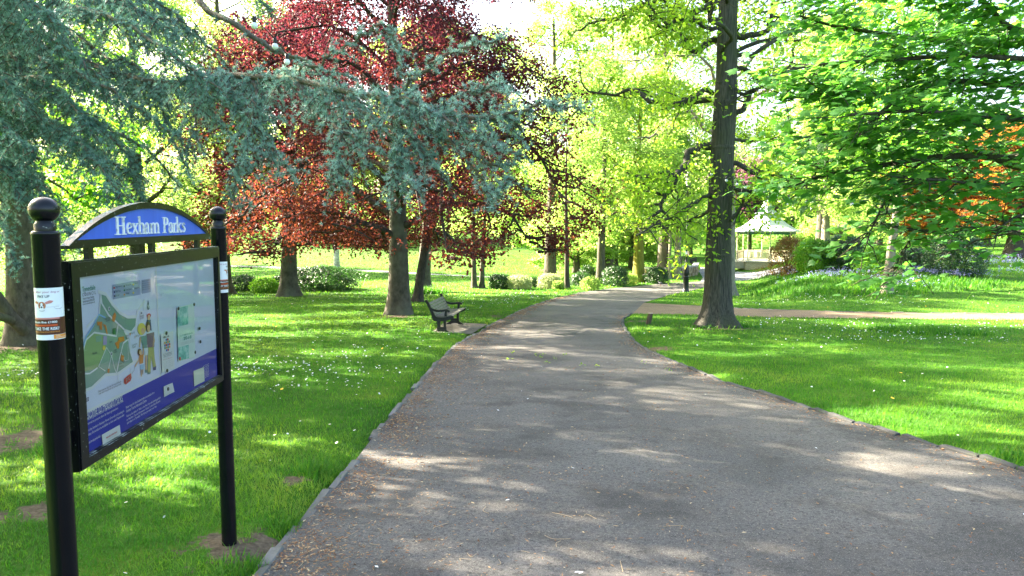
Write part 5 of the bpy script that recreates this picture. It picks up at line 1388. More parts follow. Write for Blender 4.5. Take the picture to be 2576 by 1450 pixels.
# ------------------------------------------------------------------ bandstand
def bandstand():
    b = gp(1925, 671); b = (float(b[0]), float(b[1]), float(h0(b[0], b[1])))
    s = np.hypot(b[0], b[1]) / 72.0
    root = empty('bandstand', b, .2); tag(root, "octagonal bandstand with a two-tiered pale grey roof on a stone base", 'bandstand')
    ST = mat_new("bandstand_stone"); nt = ST[1]
    br = nt.nodes.new("ShaderNodeTexBrick"); br.inputs['Scale'].default_value = 3.2; br.inputs['Color1'].default_value = (.34, .29, .20, 1); br.inputs['Color2'].default_value = (.42, .37, .27, 1); br.inputs['Mortar'].default_value = (.18, .16, .12, 1)
    tc = nt.nodes.new("ShaderNodeTexCoord"); mp = nt.nodes.new("ShaderNodeMapping"); mp.inputs['Rotation'].default_value = (math.pi / 2, 0, 0); nt.links.new(tc.outputs['Object'], mp.inputs[0]); nt.links.new(mp.outputs[0], br.inputs[0]); nt.links.new(br.outputs[0], ST[2].inputs['Base Color'])
    LEAD = plain("lead_roof", (.40, .44, .50), .45, .10, 2, .5); CREAM = plain("cream_paint", (.62, .58, .40), .5, .05); GREEN = plain("green_paint", (.03, .16, .11), .45, .1); IRON = plain("rail_black", (.015, .015, .016), .4); PAV = plain("base_coping", (.45, .43, .38), .8, .1)
    R8 = 2.55 * s; fl = .62 * s
    A = [math.radians(22.5 + 45 * k) for k in range(8)]
    def ring(prof, name, mt, parent=root, sm=False):
        m = MB(); n = 8; prof = np.array(prof) * s; t = np.array(A)
        V = np.stack([prof[:, :1] * np.cos(t), prof[:, :1] * np.sin(t), np.repeat(prof[:, 1:], n, 1)], -1).reshape(-1, 3); k = len(prof)
        i = np.arange(k - 1)[:, None] * n; j = np.arange(n)[None]; j2 = (j + 1) % n
        m.add(V, np.stack([i + j, i + j2, i + n + j2, i + n + j], -1).reshape(-1, 4), smooth=sm); m.add(V[-n:], [list(range(n))]); m.add(V[:n], [list(range(n))[::-1]]); return m.build(name, mt, parent)
    ring([(2.75, -.2), (2.75, .52)], 'stone_base', ST[0]); ring([(2.85, .522), (2.85, .60), (2.78, .62)], 'floor', PAV)
    for a in A:
        m = MB(); m.lathe(np.array([(.07, .62), (.085, .66), (.06, .72), (.05, 1.2), (.045, 3.1), (.06, 3.12), (.075, 3.2)]) * s, 12, (R8 * math.cos(a), R8 * math.sin(a), 0)); m.build('column', CREAM, root)
    # railing, a gap at the steps
    for k in range(8):
        p = np.array([R8 * math.cos(A[k]), R8 * math.sin(A[k])]); q = np.array([R8 * math.cos(A[(k + 1) % 8]), R8 * math.sin(A[(k + 1) % 8])])
        if k == 3: continue
        m = MB()
        for z in (.72, 1.42): m.bar((*p, z * s), (*q, z * s), .04 * s, .04 * s)
        for e in np.linspace(.04, .96, 17): c = p + (q - p) * e; m.box((c[0], c[1], 1.08 * s), (.045 * s, .045 * s, .76 * s))
        m.build('railing', CREAM, root)
    for k in range(8):
        p = (R8 * math.cos(A[k]), R8 * math.sin(A[k]), 3.1 * s); q = (R8 * math.cos(A[(k + 1) % 8]), R8 * math.sin(A[(k + 1) % 8]), 3.1 * s)
        if k == 0: fm = MB()
        fm.bar(p, q, .06 * s, .22 * s)
    fm.build('fascia', GREEN, root)
    rf = ring([(3.02, 3.20), (3.05, 3.23), (3.05, 3.30), (2.55, 3.48), (2.0, 3.80), (1.5, 4.18), (1.12, 4.55), (1.05, 4.62)], 'roof', LEAD)
    ring([(.98, 4.60), (.98, 4.80), (1.06, 4.82), (1.10, 4.86), (.86, 4.98), (.62, 5.25), (.42, 5.60), (.28, 5.95), (.17, 6.2)], 'lantern_roof', LEAD, rf)
    m = MB(); m.lathe(np.array([(.15, 6.2), (.18, 6.25), (.10, 6.4), (.07, 6.6), (.12, 6.68), (.12, 6.78), (.05, 6.86), (.03, 7.1), (.06, 7.16), (.01, 7.3)]) * s, 12); m.build('finial', LEAD, rf)
    # steps with cheek walls and handrail, towards the open side
    a = math.radians(22.5 + 45 * 3.5); d = np.array([math.cos(a), math.sin(a)]); n = np.array([-d[1], d[0]])
    m = MB()
    for k in range(4):
        r_ = 2.62 * s + .32 * s * k + .16 * s; m.box((d[0] * r_, d[1] * r_, (.62 - .155 * (k + 1)) * s / 2), (.33 * s, 1.1 * s, (.62 - .155 * (k + 1)) * s + .2), rz=a)
    m.build('steps', PAV, root)
    for sg in (-1, 1):
        m = MB(); c = d * 3.2 * s + n * sg * .68 * s; m.box((c[0], c[1], .22 * s), (1.4 * s, .24 * s, .60 * s), rz=a); c2 = d * 3.85 * s + n * sg * .68 * s; m.box((c2[0], c2[1], .2 * s), (.34 * s, .32 * s, .66 * s), rz=a); m.build('cheek_wall', ST[0], root)
        m = MB(); p = d * 2.6 * s + n * sg * .68 * s; q = d * 3.8 * s + n * sg * .68 * s
        m.bar((*p, 1.5 * s), (*q, 1.05 * s), .03, .03)
        for e in (0, .5, 1): c = p + (q - p) * e; zz = (1.5 - .45 * e) * s; m.bar((*c, .5 * s), (*c, zz), .03, .03)
        m.build('handrail', IRON, root)
bandstand()


# ------------------------------------------------------------------ low stone wall and iron fence above it
def stone_wall():
    rng = np.random.default_rng(5)
    P = [gp(1600, 699)[:2], gp(1660, 704)[:2], gp(1715, 701)[:2], gp(1748, 694)[:2], gp(1752, 684)[:2]]
    E = resample(np.array(P), 60); m = MB()
    root = empty('stone_wall', (*E[0], float(h0(*E[0])))); tag(root, "low rough stone wall between the plaza and the clipped hedge", 'wall')
    O = np.array(root.location)
    for q in range(59):
        a, b = E[q], E[q + 1]; d = b - a; L = np.linalg.norm(d); rz = math.atan2(d[1], d[0])
        for k in range(3):
            zz = float(h0(*a)) + .02 + k * .23; c = (a + b) / 2 + rng.normal(size=2) * .02 + (d / 2 if k % 2 else 0)
            V = np.array([[sx * (L / 2 - .012), sy * (.17 + rng.normal() * .012), sz * .11 + rng.normal() * .008] for sz in (-1, 1) for sx, sy in ((-1, -1), (1, -1), (1, 1), (-1, 1))])
            ca, sa = math.cos(rz), math.sin(rz); V = np.stack([V[:, 0] * ca - V[:, 1] * sa + c[0], V[:, 0] * sa + V[:, 1] * ca + c[1], V[:, 2] + zz + .11], 1) - O
            m.add(V, np.array([[0, 3, 2, 1], [4, 5, 6, 7], [0, 1, 5, 4], [1, 2, 6, 5], [2, 3, 7, 6], [3, 0, 4, 7]]), att=rng.random())
    mt, nt, b_, o = mat_new("wall_stone"); at_ = nt.nodes.new("ShaderNodeAttribute"); at_.attribute_name = 'rnd'
    nt.links.new(mixc(nt, ramp(nt, [(0, (.22, .17, .09)), (.5, (.33, .27, .16)), (1, (.42, .36, .25))], at_.outputs['Fac']), (.12, .12, .07), ramp(nt, [(.5, (0, 0, 0)), (.7, (.7, .7, .7))], noise(nt, 3, 5))), b_.inputs['Base Color']); b_.inputs['Roughness'].default_value = .9
    m.build('stones', mt, root)
    cp = MB()
    for q in range(0, 58, 2):
        a, b = E[q], E[q + 2]; d = b - a; L = np.linalg.norm(d); c = (a + b) / 2; cp.box((c[0] - O[0], c[1] - O[1], float(h0(*c)) + .76 - O[2] + rng.normal() * .015), (L - .02, .44, .10), rz=math.atan2(d[1], d[0]) + rng.normal() * .03)
    cp.build('coping', plain("coping_stone", (.34, .34, .33), .9, .2, 4), root)
    # iron fence standing beyond the wall
    F = resample(np.array([gp(1575, 690)[:2], gp(1660, 691)[:2], gp(1735, 684)[:2], gp(1752, 677)[:2]]), 90)
    fr = empty('iron_fence', (*F[0], float(h0(*F[0])))); tag(fr, "thin black iron railing fence on the grass beyond the stone wall", 'fence'); O2 = np.array(fr.location)
    IR = plain("fence_black", (.015, .016, .016), .45); m = MB()
    for q in range(90): z = float(h0(*F[q])); m.bar((F[q][0] - O2[0], F[q][1] - O2[1], z - O2[2]), (F[q][0] - O2[0], F[q][1] - O2[1], z - O2[2] + 1.05), .022, .022)
    m.build('railing_bars', IR, fr)
    for h in (.15, .95):
        m = MB()
        for q in range(0, 88, 4):
            a, b = F[q], F[min(89, q + 4)]; m.bar((a[0] - O2[0], a[1] - O2[1], float(h0(*a)) - O2[2] + h), (b[0] - O2[0], b[1] - O2[1], float(h0(*b)) - O2[2] + h), .03, .012)
        m.build('rail', IR, fr)
stone_wall()


# ------------------------------------------------------------------ shrubs
def shrub(label, px, py, wpx, hpx, mat, seed, size=(.07, .045), n=2600, depth=1.0, box=.55, name='shrub', stems=True, group=None, ragged=.16):
    rng = np.random.default_rng(seed); b = gp(px, py); d = np.hypot(b[0], b[1])
    rx = wpx / 2 / FPX * d; hz = hpx / FPX * d
    root = empty(name, (b[0], b[1], float(h0(b[0], b[1])))); tag(root, label, 'shrub', group)
    th = rng.uniform(0, 6.283, n); v = rng.uniform(-.05, 1, n)
    lump = 1 + ragged * np.sin(th * 3 + seed) * np.sin(v * 5 + seed) + ragged * .8 * np.sin(th * 7 + v * 9 + seed)
    zz = hz * (.06 + .94 * v) * (1 + ragged * .5 * np.sin(th * 4))
    rr = np.clip(1 - np.abs(v) ** (1 / max(.12, box) + 1.2), .0, 1) ** .5 * (0.82 + .18 * np.clip(v * 3, 0, 1))
    fr = np.where(rng.random(n) < .8, rng.uniform(.84, 1.04, n), rng.uniform(.2, .9, n))
    top = rng.random(n) < .28
    rr2 = np.where(top, np.sqrt(rng.random(n)) * .95, rr * fr); zz = np.where(top, hz * np.clip(1 - (rr2 ** (2 / max(.2, 1 - box) )) * .5, .3, 1) * rng.uniform(.93, 1.05, n), zz)
    P = np.stack([np.cos(th) * rr2 * rx * lump, np.sin(th) * rr2 * rx * depth * lump, zz], 1)
    k = 3; idx = np.repeat(np.arange(n), k); N_ = n * k
    out = unit(np.stack([P[:, 0], P[:, 1], (P[:, 2] - hz * .4)], 1))[idx]
    N = unit(out + rng.normal(size=(N_, 3)) * .6 + np.array([0, 0, .3])); U = unit(np.cross(N, rng.normal(size=(N_, 3))) + out * .3)
    q = P[idx] + rng.normal(size=(N_, 3)) * .03 * (d / 40 + .4)
    q[:, 2] = np.maximum(q[:, 2], .02)
    sz = rng.uniform(.6, 1.3, N_)
    m = MB(); m.leaves(q, U, N, size[0] * sz, size[1] * sz, np.clip(rng.random(n)[idx] * .6 + rng.random(N_) * .4, 0, 1)); m.build('foliage', mat, root)
    if stems:
        e = rng.uniform(0, 6.28, 9); P2 = np.stack([np.stack([np.zeros(9), np.zeros(9), np.full(9, -.05)], 1), np.stack([np.cos(e) * rx * .3, np.sin(e) * rx * .3, np.full(9, hz * .4)], 1), np.stack([np.cos(e) * rx * .7, np.sin(e) * rx * .7, np.full(9, hz * .8)], 1)], 1)
        m = MB(); m.tubes(P2, np.repeat(np.array([[.02, .014, .006]]), 9, 0), 5); m.build('stem', BARK_DARK, root)
    return root


shrub("large dark evergreen shrub spreading at the foot of a hidden trunk", 812, 731, 168, 52, L_DARK, 301, n=5200, size=(.10, .06), ragged=.30)
shrub("low blue-green shrub just past the far sign post", 612, 733, 70, 34, L_DARK, 302, n=1500, size=(.09, .05), ragged=.2)
shrub("low light green shrub between the far sign post and the leaning beech", 668, 738, 64, 32, L_GREEN, 303, n=1300, size=(.08, .05), ragged=.2)
shrub("loose green shrub touching the leaning beech trunk", 704, 734, 46, 34, L_DARK, 304, n=900, size=(.08, .05), ragged=.25)
shrub("clipped dark green rounded bush, first beside the slim pair", 1256, 728, 50, 34, L_DARK, 305, n=2000, box=.7)
shrub("clipped cream-variegated rounded bush next to the dark green one", 1307, 729, 58, 32, L_PALE, 306, n=2000, box=.7)
shrub("small grey-green bush squeezed between the two variegated bushes", 1343, 725, 26, 22, L_DARK, 307, n=700)
shrub("sunlit cream-variegated bush with nearly white leaves", 1382, 728, 56, 34, L_PALE, 308, n=2000, box=.65)
shrub("small round yellow-green bush in front of the white-leaved one", 1404, 730, 30, 19, L_YG, 309, n=800)
shrub("yellowish feathery bush behind the dark slim trunk", 1418, 716, 44, 30, L_YG, 310, n=900, ragged=.2)
shrub("dark clipped bush just past the dark slim trunk", 1462, 721, 56, 30, L_DARK, 311, n=1700)
shrub("small dark bush beside the brown trunk", 1478, 712, 40, 40, L_DARK, 312, n=1300)
shrub("bright yellow-green bush at the foot of the brown trunk", 1486, 731, 44, 30, L_YG, 313, n=1100, ragged=.2)
shrub("big dark clipped hedge bush between brown and mossy trunks", 1548, 722, 64, 46, L_DARK, 314, n=2400, box=.65)
shrub("lime green bush tucked against the mossy trunk", 1585, 719, 36, 26, L_YG, 315, n=900, ragged=.2)
shrub("dark green rounded bush in front of the stone wall", 1652, 714, 58, 36, L_DARK, 316, n=2200, box=.6)
shrub("small reddish-brown bush at the other foot of the mossy trunk", 1624, 712, 18, 22, L_RUST, 317, n=500, ragged=.2)
shrub("upright red-brown barberry bush at the end of the bank", 1982, 694, 84, 84, L_RUST, 318, n=3600, size=(.07, .045), ragged=.22)
shrub("leafy light green bush behind the barberry", 2048, 684, 84, 70, L_GREEN, 319, n=2600, size=(.10, .07), ragged=.2)
shrub("dark glossy green bush between barberry and bank tree", 2122, 682, 92, 76, L_DARK, 320, n=3000, size=(.10, .07), ragged=.2)
shrub("scrubby green bush close behind the pale bank trunk", 2205, 692, 80, 58, L_GREEN, 321, n=1700, size=(.09, .06), ragged=.25)
shrub("dark round bush in shade beyond the pale bank trunk", 2300, 684, 76, 48, L_DARK, 322, n=1900, size=(.09, .06), ragged=.2)
shrub("neat domed evergreen bush standing among bluebells", 2404, 697, 116, 86, L_DARK, 323, n=4200, size=(.085, .055), ragged=.12)
shrub("sparse young sapling with few leaves on the bank", 2172, 742, 60, 70, L_GREEN, 324, n=170, size=(.07, .05), ragged=.3, name='sapling')
shrub("scrawny twiggy little shrub at the plaza edge before the barberry", 1928, 696, 60, 22, L_RUST, 325, n=200, size=(.06, .04), ragged=.3)
shrub("thin leafless-looking sapling beside the bank trunk", 2262, 726, 44, 52, L_DARK, 326, n=120, size=(.07, .05), ragged=.3, name='sapling')


# ------------------------------------------------------------------ string lights
def string_light(label, wire, bulbs):
    P = spline([at(*q) for q in wire], 60)
    root = empty('string_light', P[0]); tag(root, label, 'string lights', 'strings of festoon bulbs'); O = P[0]
    CB = bpy.data.materials.get("cable_black") or plain("cable_black", (.012, .012, .013), .5)
    BL = bpy.data.materials.get("bulb_opal")
    if BL is None:
        BL, nt, b, o = mat_new("bulb_opal"); b.inputs['Base Color'].default_value = (.82, .83, .86, 1); b.inputs['Roughness'].default_value = .15
    m = MB(); m.tubes(P - O, np.full(60, .0055), 6); m.build('cable', CB, root)
    for s in bulbs:
        f = s * 59; i = int(min(f, 58)); c = P[i] + (P[i + 1] - P[i]) * (f - i) - O
        m = MB(); m.lathe([(.012, .012), (.020, .004), (.021, -.045), (.017, -.052)], 12, c); sk = m.build('socket', CB, root)
        m = MB(); q = np.linspace(-math.pi / 2, math.pi / 2, 10); m.lathe([(max(.0004, .034 * math.cos(t)), -.080 + .035 * math.sin(t)) for t in q], 14, c, cap=False); m.build('bulb', BL, sk)
string_light("festoon cable with white bulbs slanting down over the cedar branch", [(560, -110, 6.2), (600, -2, 6.9), (655, 60, 7.5), (695, 102, 8.0), (727, 146, 8.4), (745, 178, 8.6)], [.34, .58, .76, .93])
string_light("bulb string tied to the oak and looping toward the maple", [(1779, 426, 17.4), (1828, 446, 17.2), (1868, 460, 17.0), (1906, 473, 16.8), (1950, 482, 16.4), (1997, 494, 16.0), (2043, 502, 15.6), (2092, 505, 15.2), (2210, 502, 14.4), (2335, 486, 13.6), (2411, 476, 13.2), (2580, 430, 12.4)], [.02, .09, .15, .20, .26, .31, .37, .43, .52, .68, .77, .9])
string_light("thinner bulb string running from the oak back to the bandstand", [(1840, 440, 18.4), (1868, 458, 20), (1930, 487, 23), (1953, 500, 25), (1977, 508, 27), (2001, 515, 29), (2030, 519, 32), (2060, 522, 36), (2110, 520, 44)], [.05, .18, .34, .44, .52, .60, .70, .80, .92])


# ------------------------------------------------------------------ small things
def small_things():
    b = base_at(1629, 820); root = empty('wooden_post', b); tag(root, "short leaning weathered wooden stump post at the lawn corner", 'post')
    m = MB(); m.lathe([(.070, -.1), (.068, .10), (.064, .325), (.060, .335)], 9); V = m.v
    m.v = [np.stack([v[:, 0] + .22 * v[:, 2] * (v[:, 2] > 0), v[:, 1], v[:, 2]], 1) for v in m.v]
    m.build('post_shaft', barkmat("old_wood", (.05, .038, .028), (.15, .115, .085), (10, 10, 1.5)), root)
    m = MB(); m.lathe([(.0605, .334), (.056, .345), (.001, .349)], 9, (.0735, 0, 0)); m.build('cut_top', plain("cut_wood", (.42, .36, .28), .8, .15, 20), root)
    # pigeon on the sunlit path
    p = gp(1662, 720); root = empty('pigeon', (p[0], p[1], float(h0(p[0], p[1])) + .012), 2.6); tag(root, "small dark pigeon walking on the sunlit path near the stone wall", 'bird')
    DK = plain("pigeon_grey", (.06, .065, .08), .6, .3, 30)
    prof = np.array([(-.20, .10, .006), (-.15, .115, .022), (-.08, .135, .050), (0, .15, .068), (.06, .165, .062), (.10, .19, .040), (.125, .225, .027), (.14, .255, .028), (.158, .272, .026), (.172, .268, .012), (.195, .262, .003)])
    m = MB(); m.tubes(np.stack([prof[:, 0], np.zeros(11), prof[:, 1]], 1), prof[:, 2], 10); m.build('body', DK, root)
    m = MB()
    for s in (-1, 1): m.bar((.01, s * .028, .10), (.015, s * .03, .002), .01, .01); m.bar((.0, s * .03, .004), (.05, s * .03, .004), .012, .006)
    m.build('leg', plain("pigeon_leg", (.4, .12, .1), .6), root)
small_things()


# ------------------------------------------------------------------ grass, daisies, bluebells, litter
def in_view(rng, n, r0, r1, power=1.0, half=.80):
    """points on the lawn in the wedge in front of the camera, denser close by"""
    u = rng.random(n); r = (r0 ** power + u * (r1 ** power - r0 ** power)) ** (1 / power)
    th = rng.uniform(-half, half, n)
    return np.stack([r * np.sin(th), r * np.cos(th)], 1)


def fbm(P, s, seed=0):
    v = np.zeros(len(P)); g = np.random.default_rng(seed)
    for k in range(5):
        a = g.uniform(0, 6.28, 2); f = s * 1.9 ** k; d = np.array([math.cos(a[0]), math.sin(a[0])])
        v += np.sin(P @ d * f + a[1] + 1.7 * np.sin(P @ np.array([-d[1], d[0]]) * f * .8 + a[0] * 3)) / 1.35 ** k
    return v / 3.2


def grass():
    rng = np.random.default_rng(81); mb = MB()
    tone_n = lambda P: np.clip(.44 + .38 * fbm(P, .8, 3) + .30 * fbm(P, 2.9, 4), 0, 1)
    for (n, r0, r1, pw, hh, ww, seg) in ((150000, 2.0, 7, 1.2, .050, .0046, 2), (150000, 7, 16, 1.2, .052, .009, 1), (130000, 16, 34, 1.3, .060, .018, 1), (90000, 34, 80, 1.4, .10, .05, 1)):
        P = in_view(rng, n, r0, r1, pw)
        d = pathdist(P); keep = d > .03 + .05 * fbm(P, 5, 9) - .05 * (rng.random(n) < .15)
        sl_ = soil(P) + (rng.random(n) - .5) * .7; keep &= sl_ < .42
        P = P[keep]; d = d[keep]; n = len(P)
        z = h0(P[:, 0], P[:, 1]) - .03 + .07 * sst(-.02, .22, d)
        h = hh * rng.uniform(.5, 1.25, n) * (1 + .35 * fbm(P, 1.2, 6)) * (1 + 1.0 * np.exp(-(d / .12) ** 2) * (fbm(P, 2.5, 8) > .05))
        az = rng.uniform(0, 6.28, n); lean = rng.uniform(.15, .95, n)
        D = np.stack([np.cos(az) * lean, np.sin(az) * lean, np.ones(n)], 1); D = unit(D)
        wv = np.stack([-np.sin(az), np.cos(az), np.zeros(n)], 1)
        vx = rng.normal(size=(n, 3)) * .4; wv = unit(wv + vx * np.array([1, 1, 0]))
        B = np.stack([P[:, 0], P[:, 1], z - .005], 1); w_ = ww * rng.uniform(.7, 1.3, n)[:, None]
        a = np.clip(tone_n(P) * .75 + rng.random(n) * .35 - .05, 0, 1)
        if seg == 2:
            M = B + D * h[:, None] * .6; Tp = M + unit(D + np.stack([np.cos(az), np.sin(az), np.full(n, -.3)], 1) * .7) * h[:, None] * .5
            V = np.stack([B - wv * w_ / 2, B + wv * w_ / 2, M + wv * w_ * .4, M - wv * w_ * .4, Tp], 1).reshape(-1, 3)
            i = np.arange(n)[:, None] * 5
            k = mb.n
            mb.add(V, i + np.array([[0, 1, 2, 3]]), att=a)
            mb.n -= 0
            # tips reference the same vertices
            mb.l.append((i + np.array([[3, 2, 4]]) + k).reshape(-1)); mb.s.append(np.full(n, 3)); mb.m.append(np.zeros(n)); mb.sm.append(np.zeros(n, bool)); mb.a.append(a)
        else:
            Tp = B + D * h[:, None]
            V = np.stack([B - wv * w_ / 2, B + wv * w_ / 2, Tp], 1).reshape(-1, 3)
            mb.add(V, np.arange(n * 3).reshape(-1, 3), att=a)
    # taller tufts: grass clumps at trunk feet and along the kerb
    cl = [(*gp(px, py)[:2], r, hgt) for px, py, r, hgt in [(2230, 1150, .25, .15), (2330, 1185, .2, .14), (2150, 1075, .2, .12), (1830, 825, .7, .13), (1770, 828, .4, .10), (2330, 842, .8, .22), (2250, 838, .5, .16), (2440, 846, .5, .14), (1068, 740, .8, .4), (660, 1440, .2, .09), (745, 1330, .15, .09), (800, 1200, .2, .10), (2100, 735, 2.2, .32), (2000, 722, 1.8, .28), (2180, 728, 2.0, .3), (2290, 720, 2.2, .28), (2400, 712, 2.5, .25), (1950, 712, 1.4, .2), (150, 1150, .2, .1), (2500, 1160, .2, .1), (2400, 1180, .15, .1)]]
    for x, y, r, hgt in cl:
        n = int(900 * min(1, r) + 250); g = rng.normal(size=(n, 2)) * r * .45; P = np.array([x, y]) + g; keep = pathdist(P) > .0; P = P[keep]; n = len(P)
        if not n: continue
        z = hl(P[:, 0], P[:, 1]); az = rng.uniform(0, 6.28, n); D = unit(np.stack([np.cos(az) * .6, np.sin(az) * .6, np.ones(n)], 1)); wv = np.stack([-np.sin(az), np.cos(az), np.zeros(n)], 1)
        B = np.stack([P[:, 0], P[:, 1], z - .01], 1); Tp = B + D * (hgt * rng.uniform(.5, 1.2, n))[:, None]; dd = math.hypot(x, y); w_ = .004 + .0006 * dd
        mb.add(np.stack([B - wv * w_, B + wv * w_, Tp], 1).reshape(-1, 3), np.arange(n * 3).reshape(-1, 3), att=np.clip(rng.normal(.32, .15, n), 0, 1))
    G = leafmat("grass_blade", [(.013, .072, .006), (.034, .142, .010), (.092, .205, .016), (.20, .24, .035)], [(.05, .23, .012), (.11, .37, .02), (.27, .50, .03), (.42, .52, .06)], .42, rough=.55, spec=.25)
    tag(mb.build('grass', G), "short mown grass blades covering the lawns", kind='stuff')


def discs(mb, P, r, rng, k=6, mat=0, tilt=.35):
    n = len(P); N = unit(np.array([0, 0, 1.0]) + rng.normal(size=(n, 3)) * tilt); a = unit(np.cross(N, rng.normal(size=(n, 3)))); b = np.cross(N, a)
    t = np.arange(k) * 2 * math.pi / k
    V = P[:, None] + np.broadcast_to(r, (n,))[:, None, None] * (np.cos(t)[None, :, None] * a[:, None] + np.sin(t)[None, :, None] * b[:, None])
    return mb.add(V.reshape(-1, 3), np.arange(n * k).reshape(-1, k), mat, rng.random(n))


def daisies():
    rng = np.random.default_rng(91); C = []
    for px, py, rx, ry, n in [(720, 945, 2.0, .9, 380), (640, 930, 1.2, .8, 190), (860, 905, 1.8, .6, 170), (800, 985, 1.0, .5, 110), (40, 950, 1.6, .8, 240), (980, 885, 1.2, .5, 60), (2250, 860, 2.6, .9, 240), (2330, 845, 1.8, .5, 200), (2150, 830, 3.0, 1.2, 240), (2480, 830, 2.2, 1.4, 180), (1950, 815, 2.2, 1.2, 150), (2050, 752, 3.5, 1.6, 300), (2180, 765, 3.0, 1.5, 200), (1150, 780, 2, 1.2, 50), (1290, 765, 1.6, 2.5, 150), (1360, 745, 1.6, 2.5, 170), (1200, 750, 4, 2.5, 120), (850, 860, 3, 1.5, 120), (1000, 1000, 1.0, 1.0, 22), (700, 1100, 1.2, .8, 18), (2000, 880, 2, 1, 26), (2300, 970, 1.4, .9, 22), (2430, 1130, .8, .3, 3), (1850, 980, 1.2, .8, 10), (300, 1290, .8, .4, 5), (1690, 770, 2.0, 1.0, 60)]:
        n = max(2, int(n * .4)); p = gp(px, py)[:2]; C.append(p + rng.normal(size=(n, 2)) * np.array([rx, ry]) * .5)
    P = np.concatenate([np.concatenate(C), in_view(rng, 320, 4, 34, 1.6)])
    P = P[pathdist(P) > .12]; n = len(P); d = np.hypot(P[:, 0], P[:, 1])
    z = hl(P[:, 0], P[:, 1]) + rng.uniform(.035, .065, n); Q = np.stack([P[:, 0], P[:, 1], z], 1)
    mb = MB(); discs(mb, Q, (.009 + .0003 * d) * rng.uniform(.8, 1.25, n), rng, 7, 0); discs(mb, Q + np.array([0, 0, .003]), .0045, rng, 5, 1, .1)
    yl = in_view(rng, 60, 5, 30, 1.6); yl = yl[pathdist(yl) > .2]; discs(mb, np.stack([yl[:, 0], yl[:, 1], hl(yl[:, 0], yl[:, 1]) + .07], 1), .022, rng, 8, 1)
    tag(mb.build('daisies', [plain("daisy_white", (.80, .80, .82), .7, .03), plain("daisy_yellow", (.75, .50, .02), .6, .1)]), "small white daisies scattered over the grass", kind='stuff')


def bluebells():
    rng = np.random.default_rng(95); P = []
    for px, py, rx, ry, n in [(2330, 690, 2.2, 1.2, 330), (2400, 700, 1.6, .8, 220), (2250, 712, 1.4, .8, 90), (2070, 702, 1.6, .8, 90), (2130, 696, 2.0, .8, 110), (2520, 668, 4, 1.8, 360), (2470, 655, 5, 2.0, 260), (2300, 728, 2.0, 1.0, 40), (2560, 690, 2, 1, 60), (2180, 720, 1.4, .8, 30), (2120, 640 + 40, 4, 1, 60)]:
        n = int(n * .5); p = gp(px, py)[:2]; P.append(p + rng.normal(size=(n, 2)) * np.array([rx, ry]) * .55)
    P = np.concatenate(P); P = P[pathdist(P) > .3]; n = len(P); z = hl(P[:, 0], P[:, 1]); mb = MB()
    hgt = rng.uniform(.22, .42, n); k = 7; idx = np.repeat(np.arange(n), k); s = rng.uniform(.5, 1, n * k)
    Q = np.stack([P[idx, 0] + rng.normal(size=n * k) * .035, P[idx, 1] + rng.normal(size=n * k) * .035, z[idx] + hgt[idx] * s], 1)
    D = unit(rng.normal(size=(n * k, 3)) * np.array([1, 1, .4]) + np.array([0, 0, -.5])); N = unit(rng.normal(size=(n * k, 3)))
    mb.leaves(Q, D, N, .05 * rng.uniform(.8, 1.4, n * k), .035, rng.random(n * k), 0)
    B = np.stack([P[:, 0], P[:, 1], z - .01], 1); az = rng.uniform(0, 6.28, n); wv = np.stack([np.cos(az), np.sin(az), 0 * az], 1) * .006
    mb.add(np.stack([B - wv, B + wv, B + np.stack([0 * az, 0 * az, hgt], 1)], 1).reshape(-1, 3), np.arange(n * 3).reshape(-1, 3), 1, rng.random(n))
    tag(mb.build('bluebells', [leafmat("bluebell", [(.22, .20, .52), (.34, .32, .68), (.48, .46, .78)], [(.3, .3, .7), (.5, .5, .85)], .35), L_GREEN]), "drifts of lilac bluebells along the shady bank", kind='stuff')


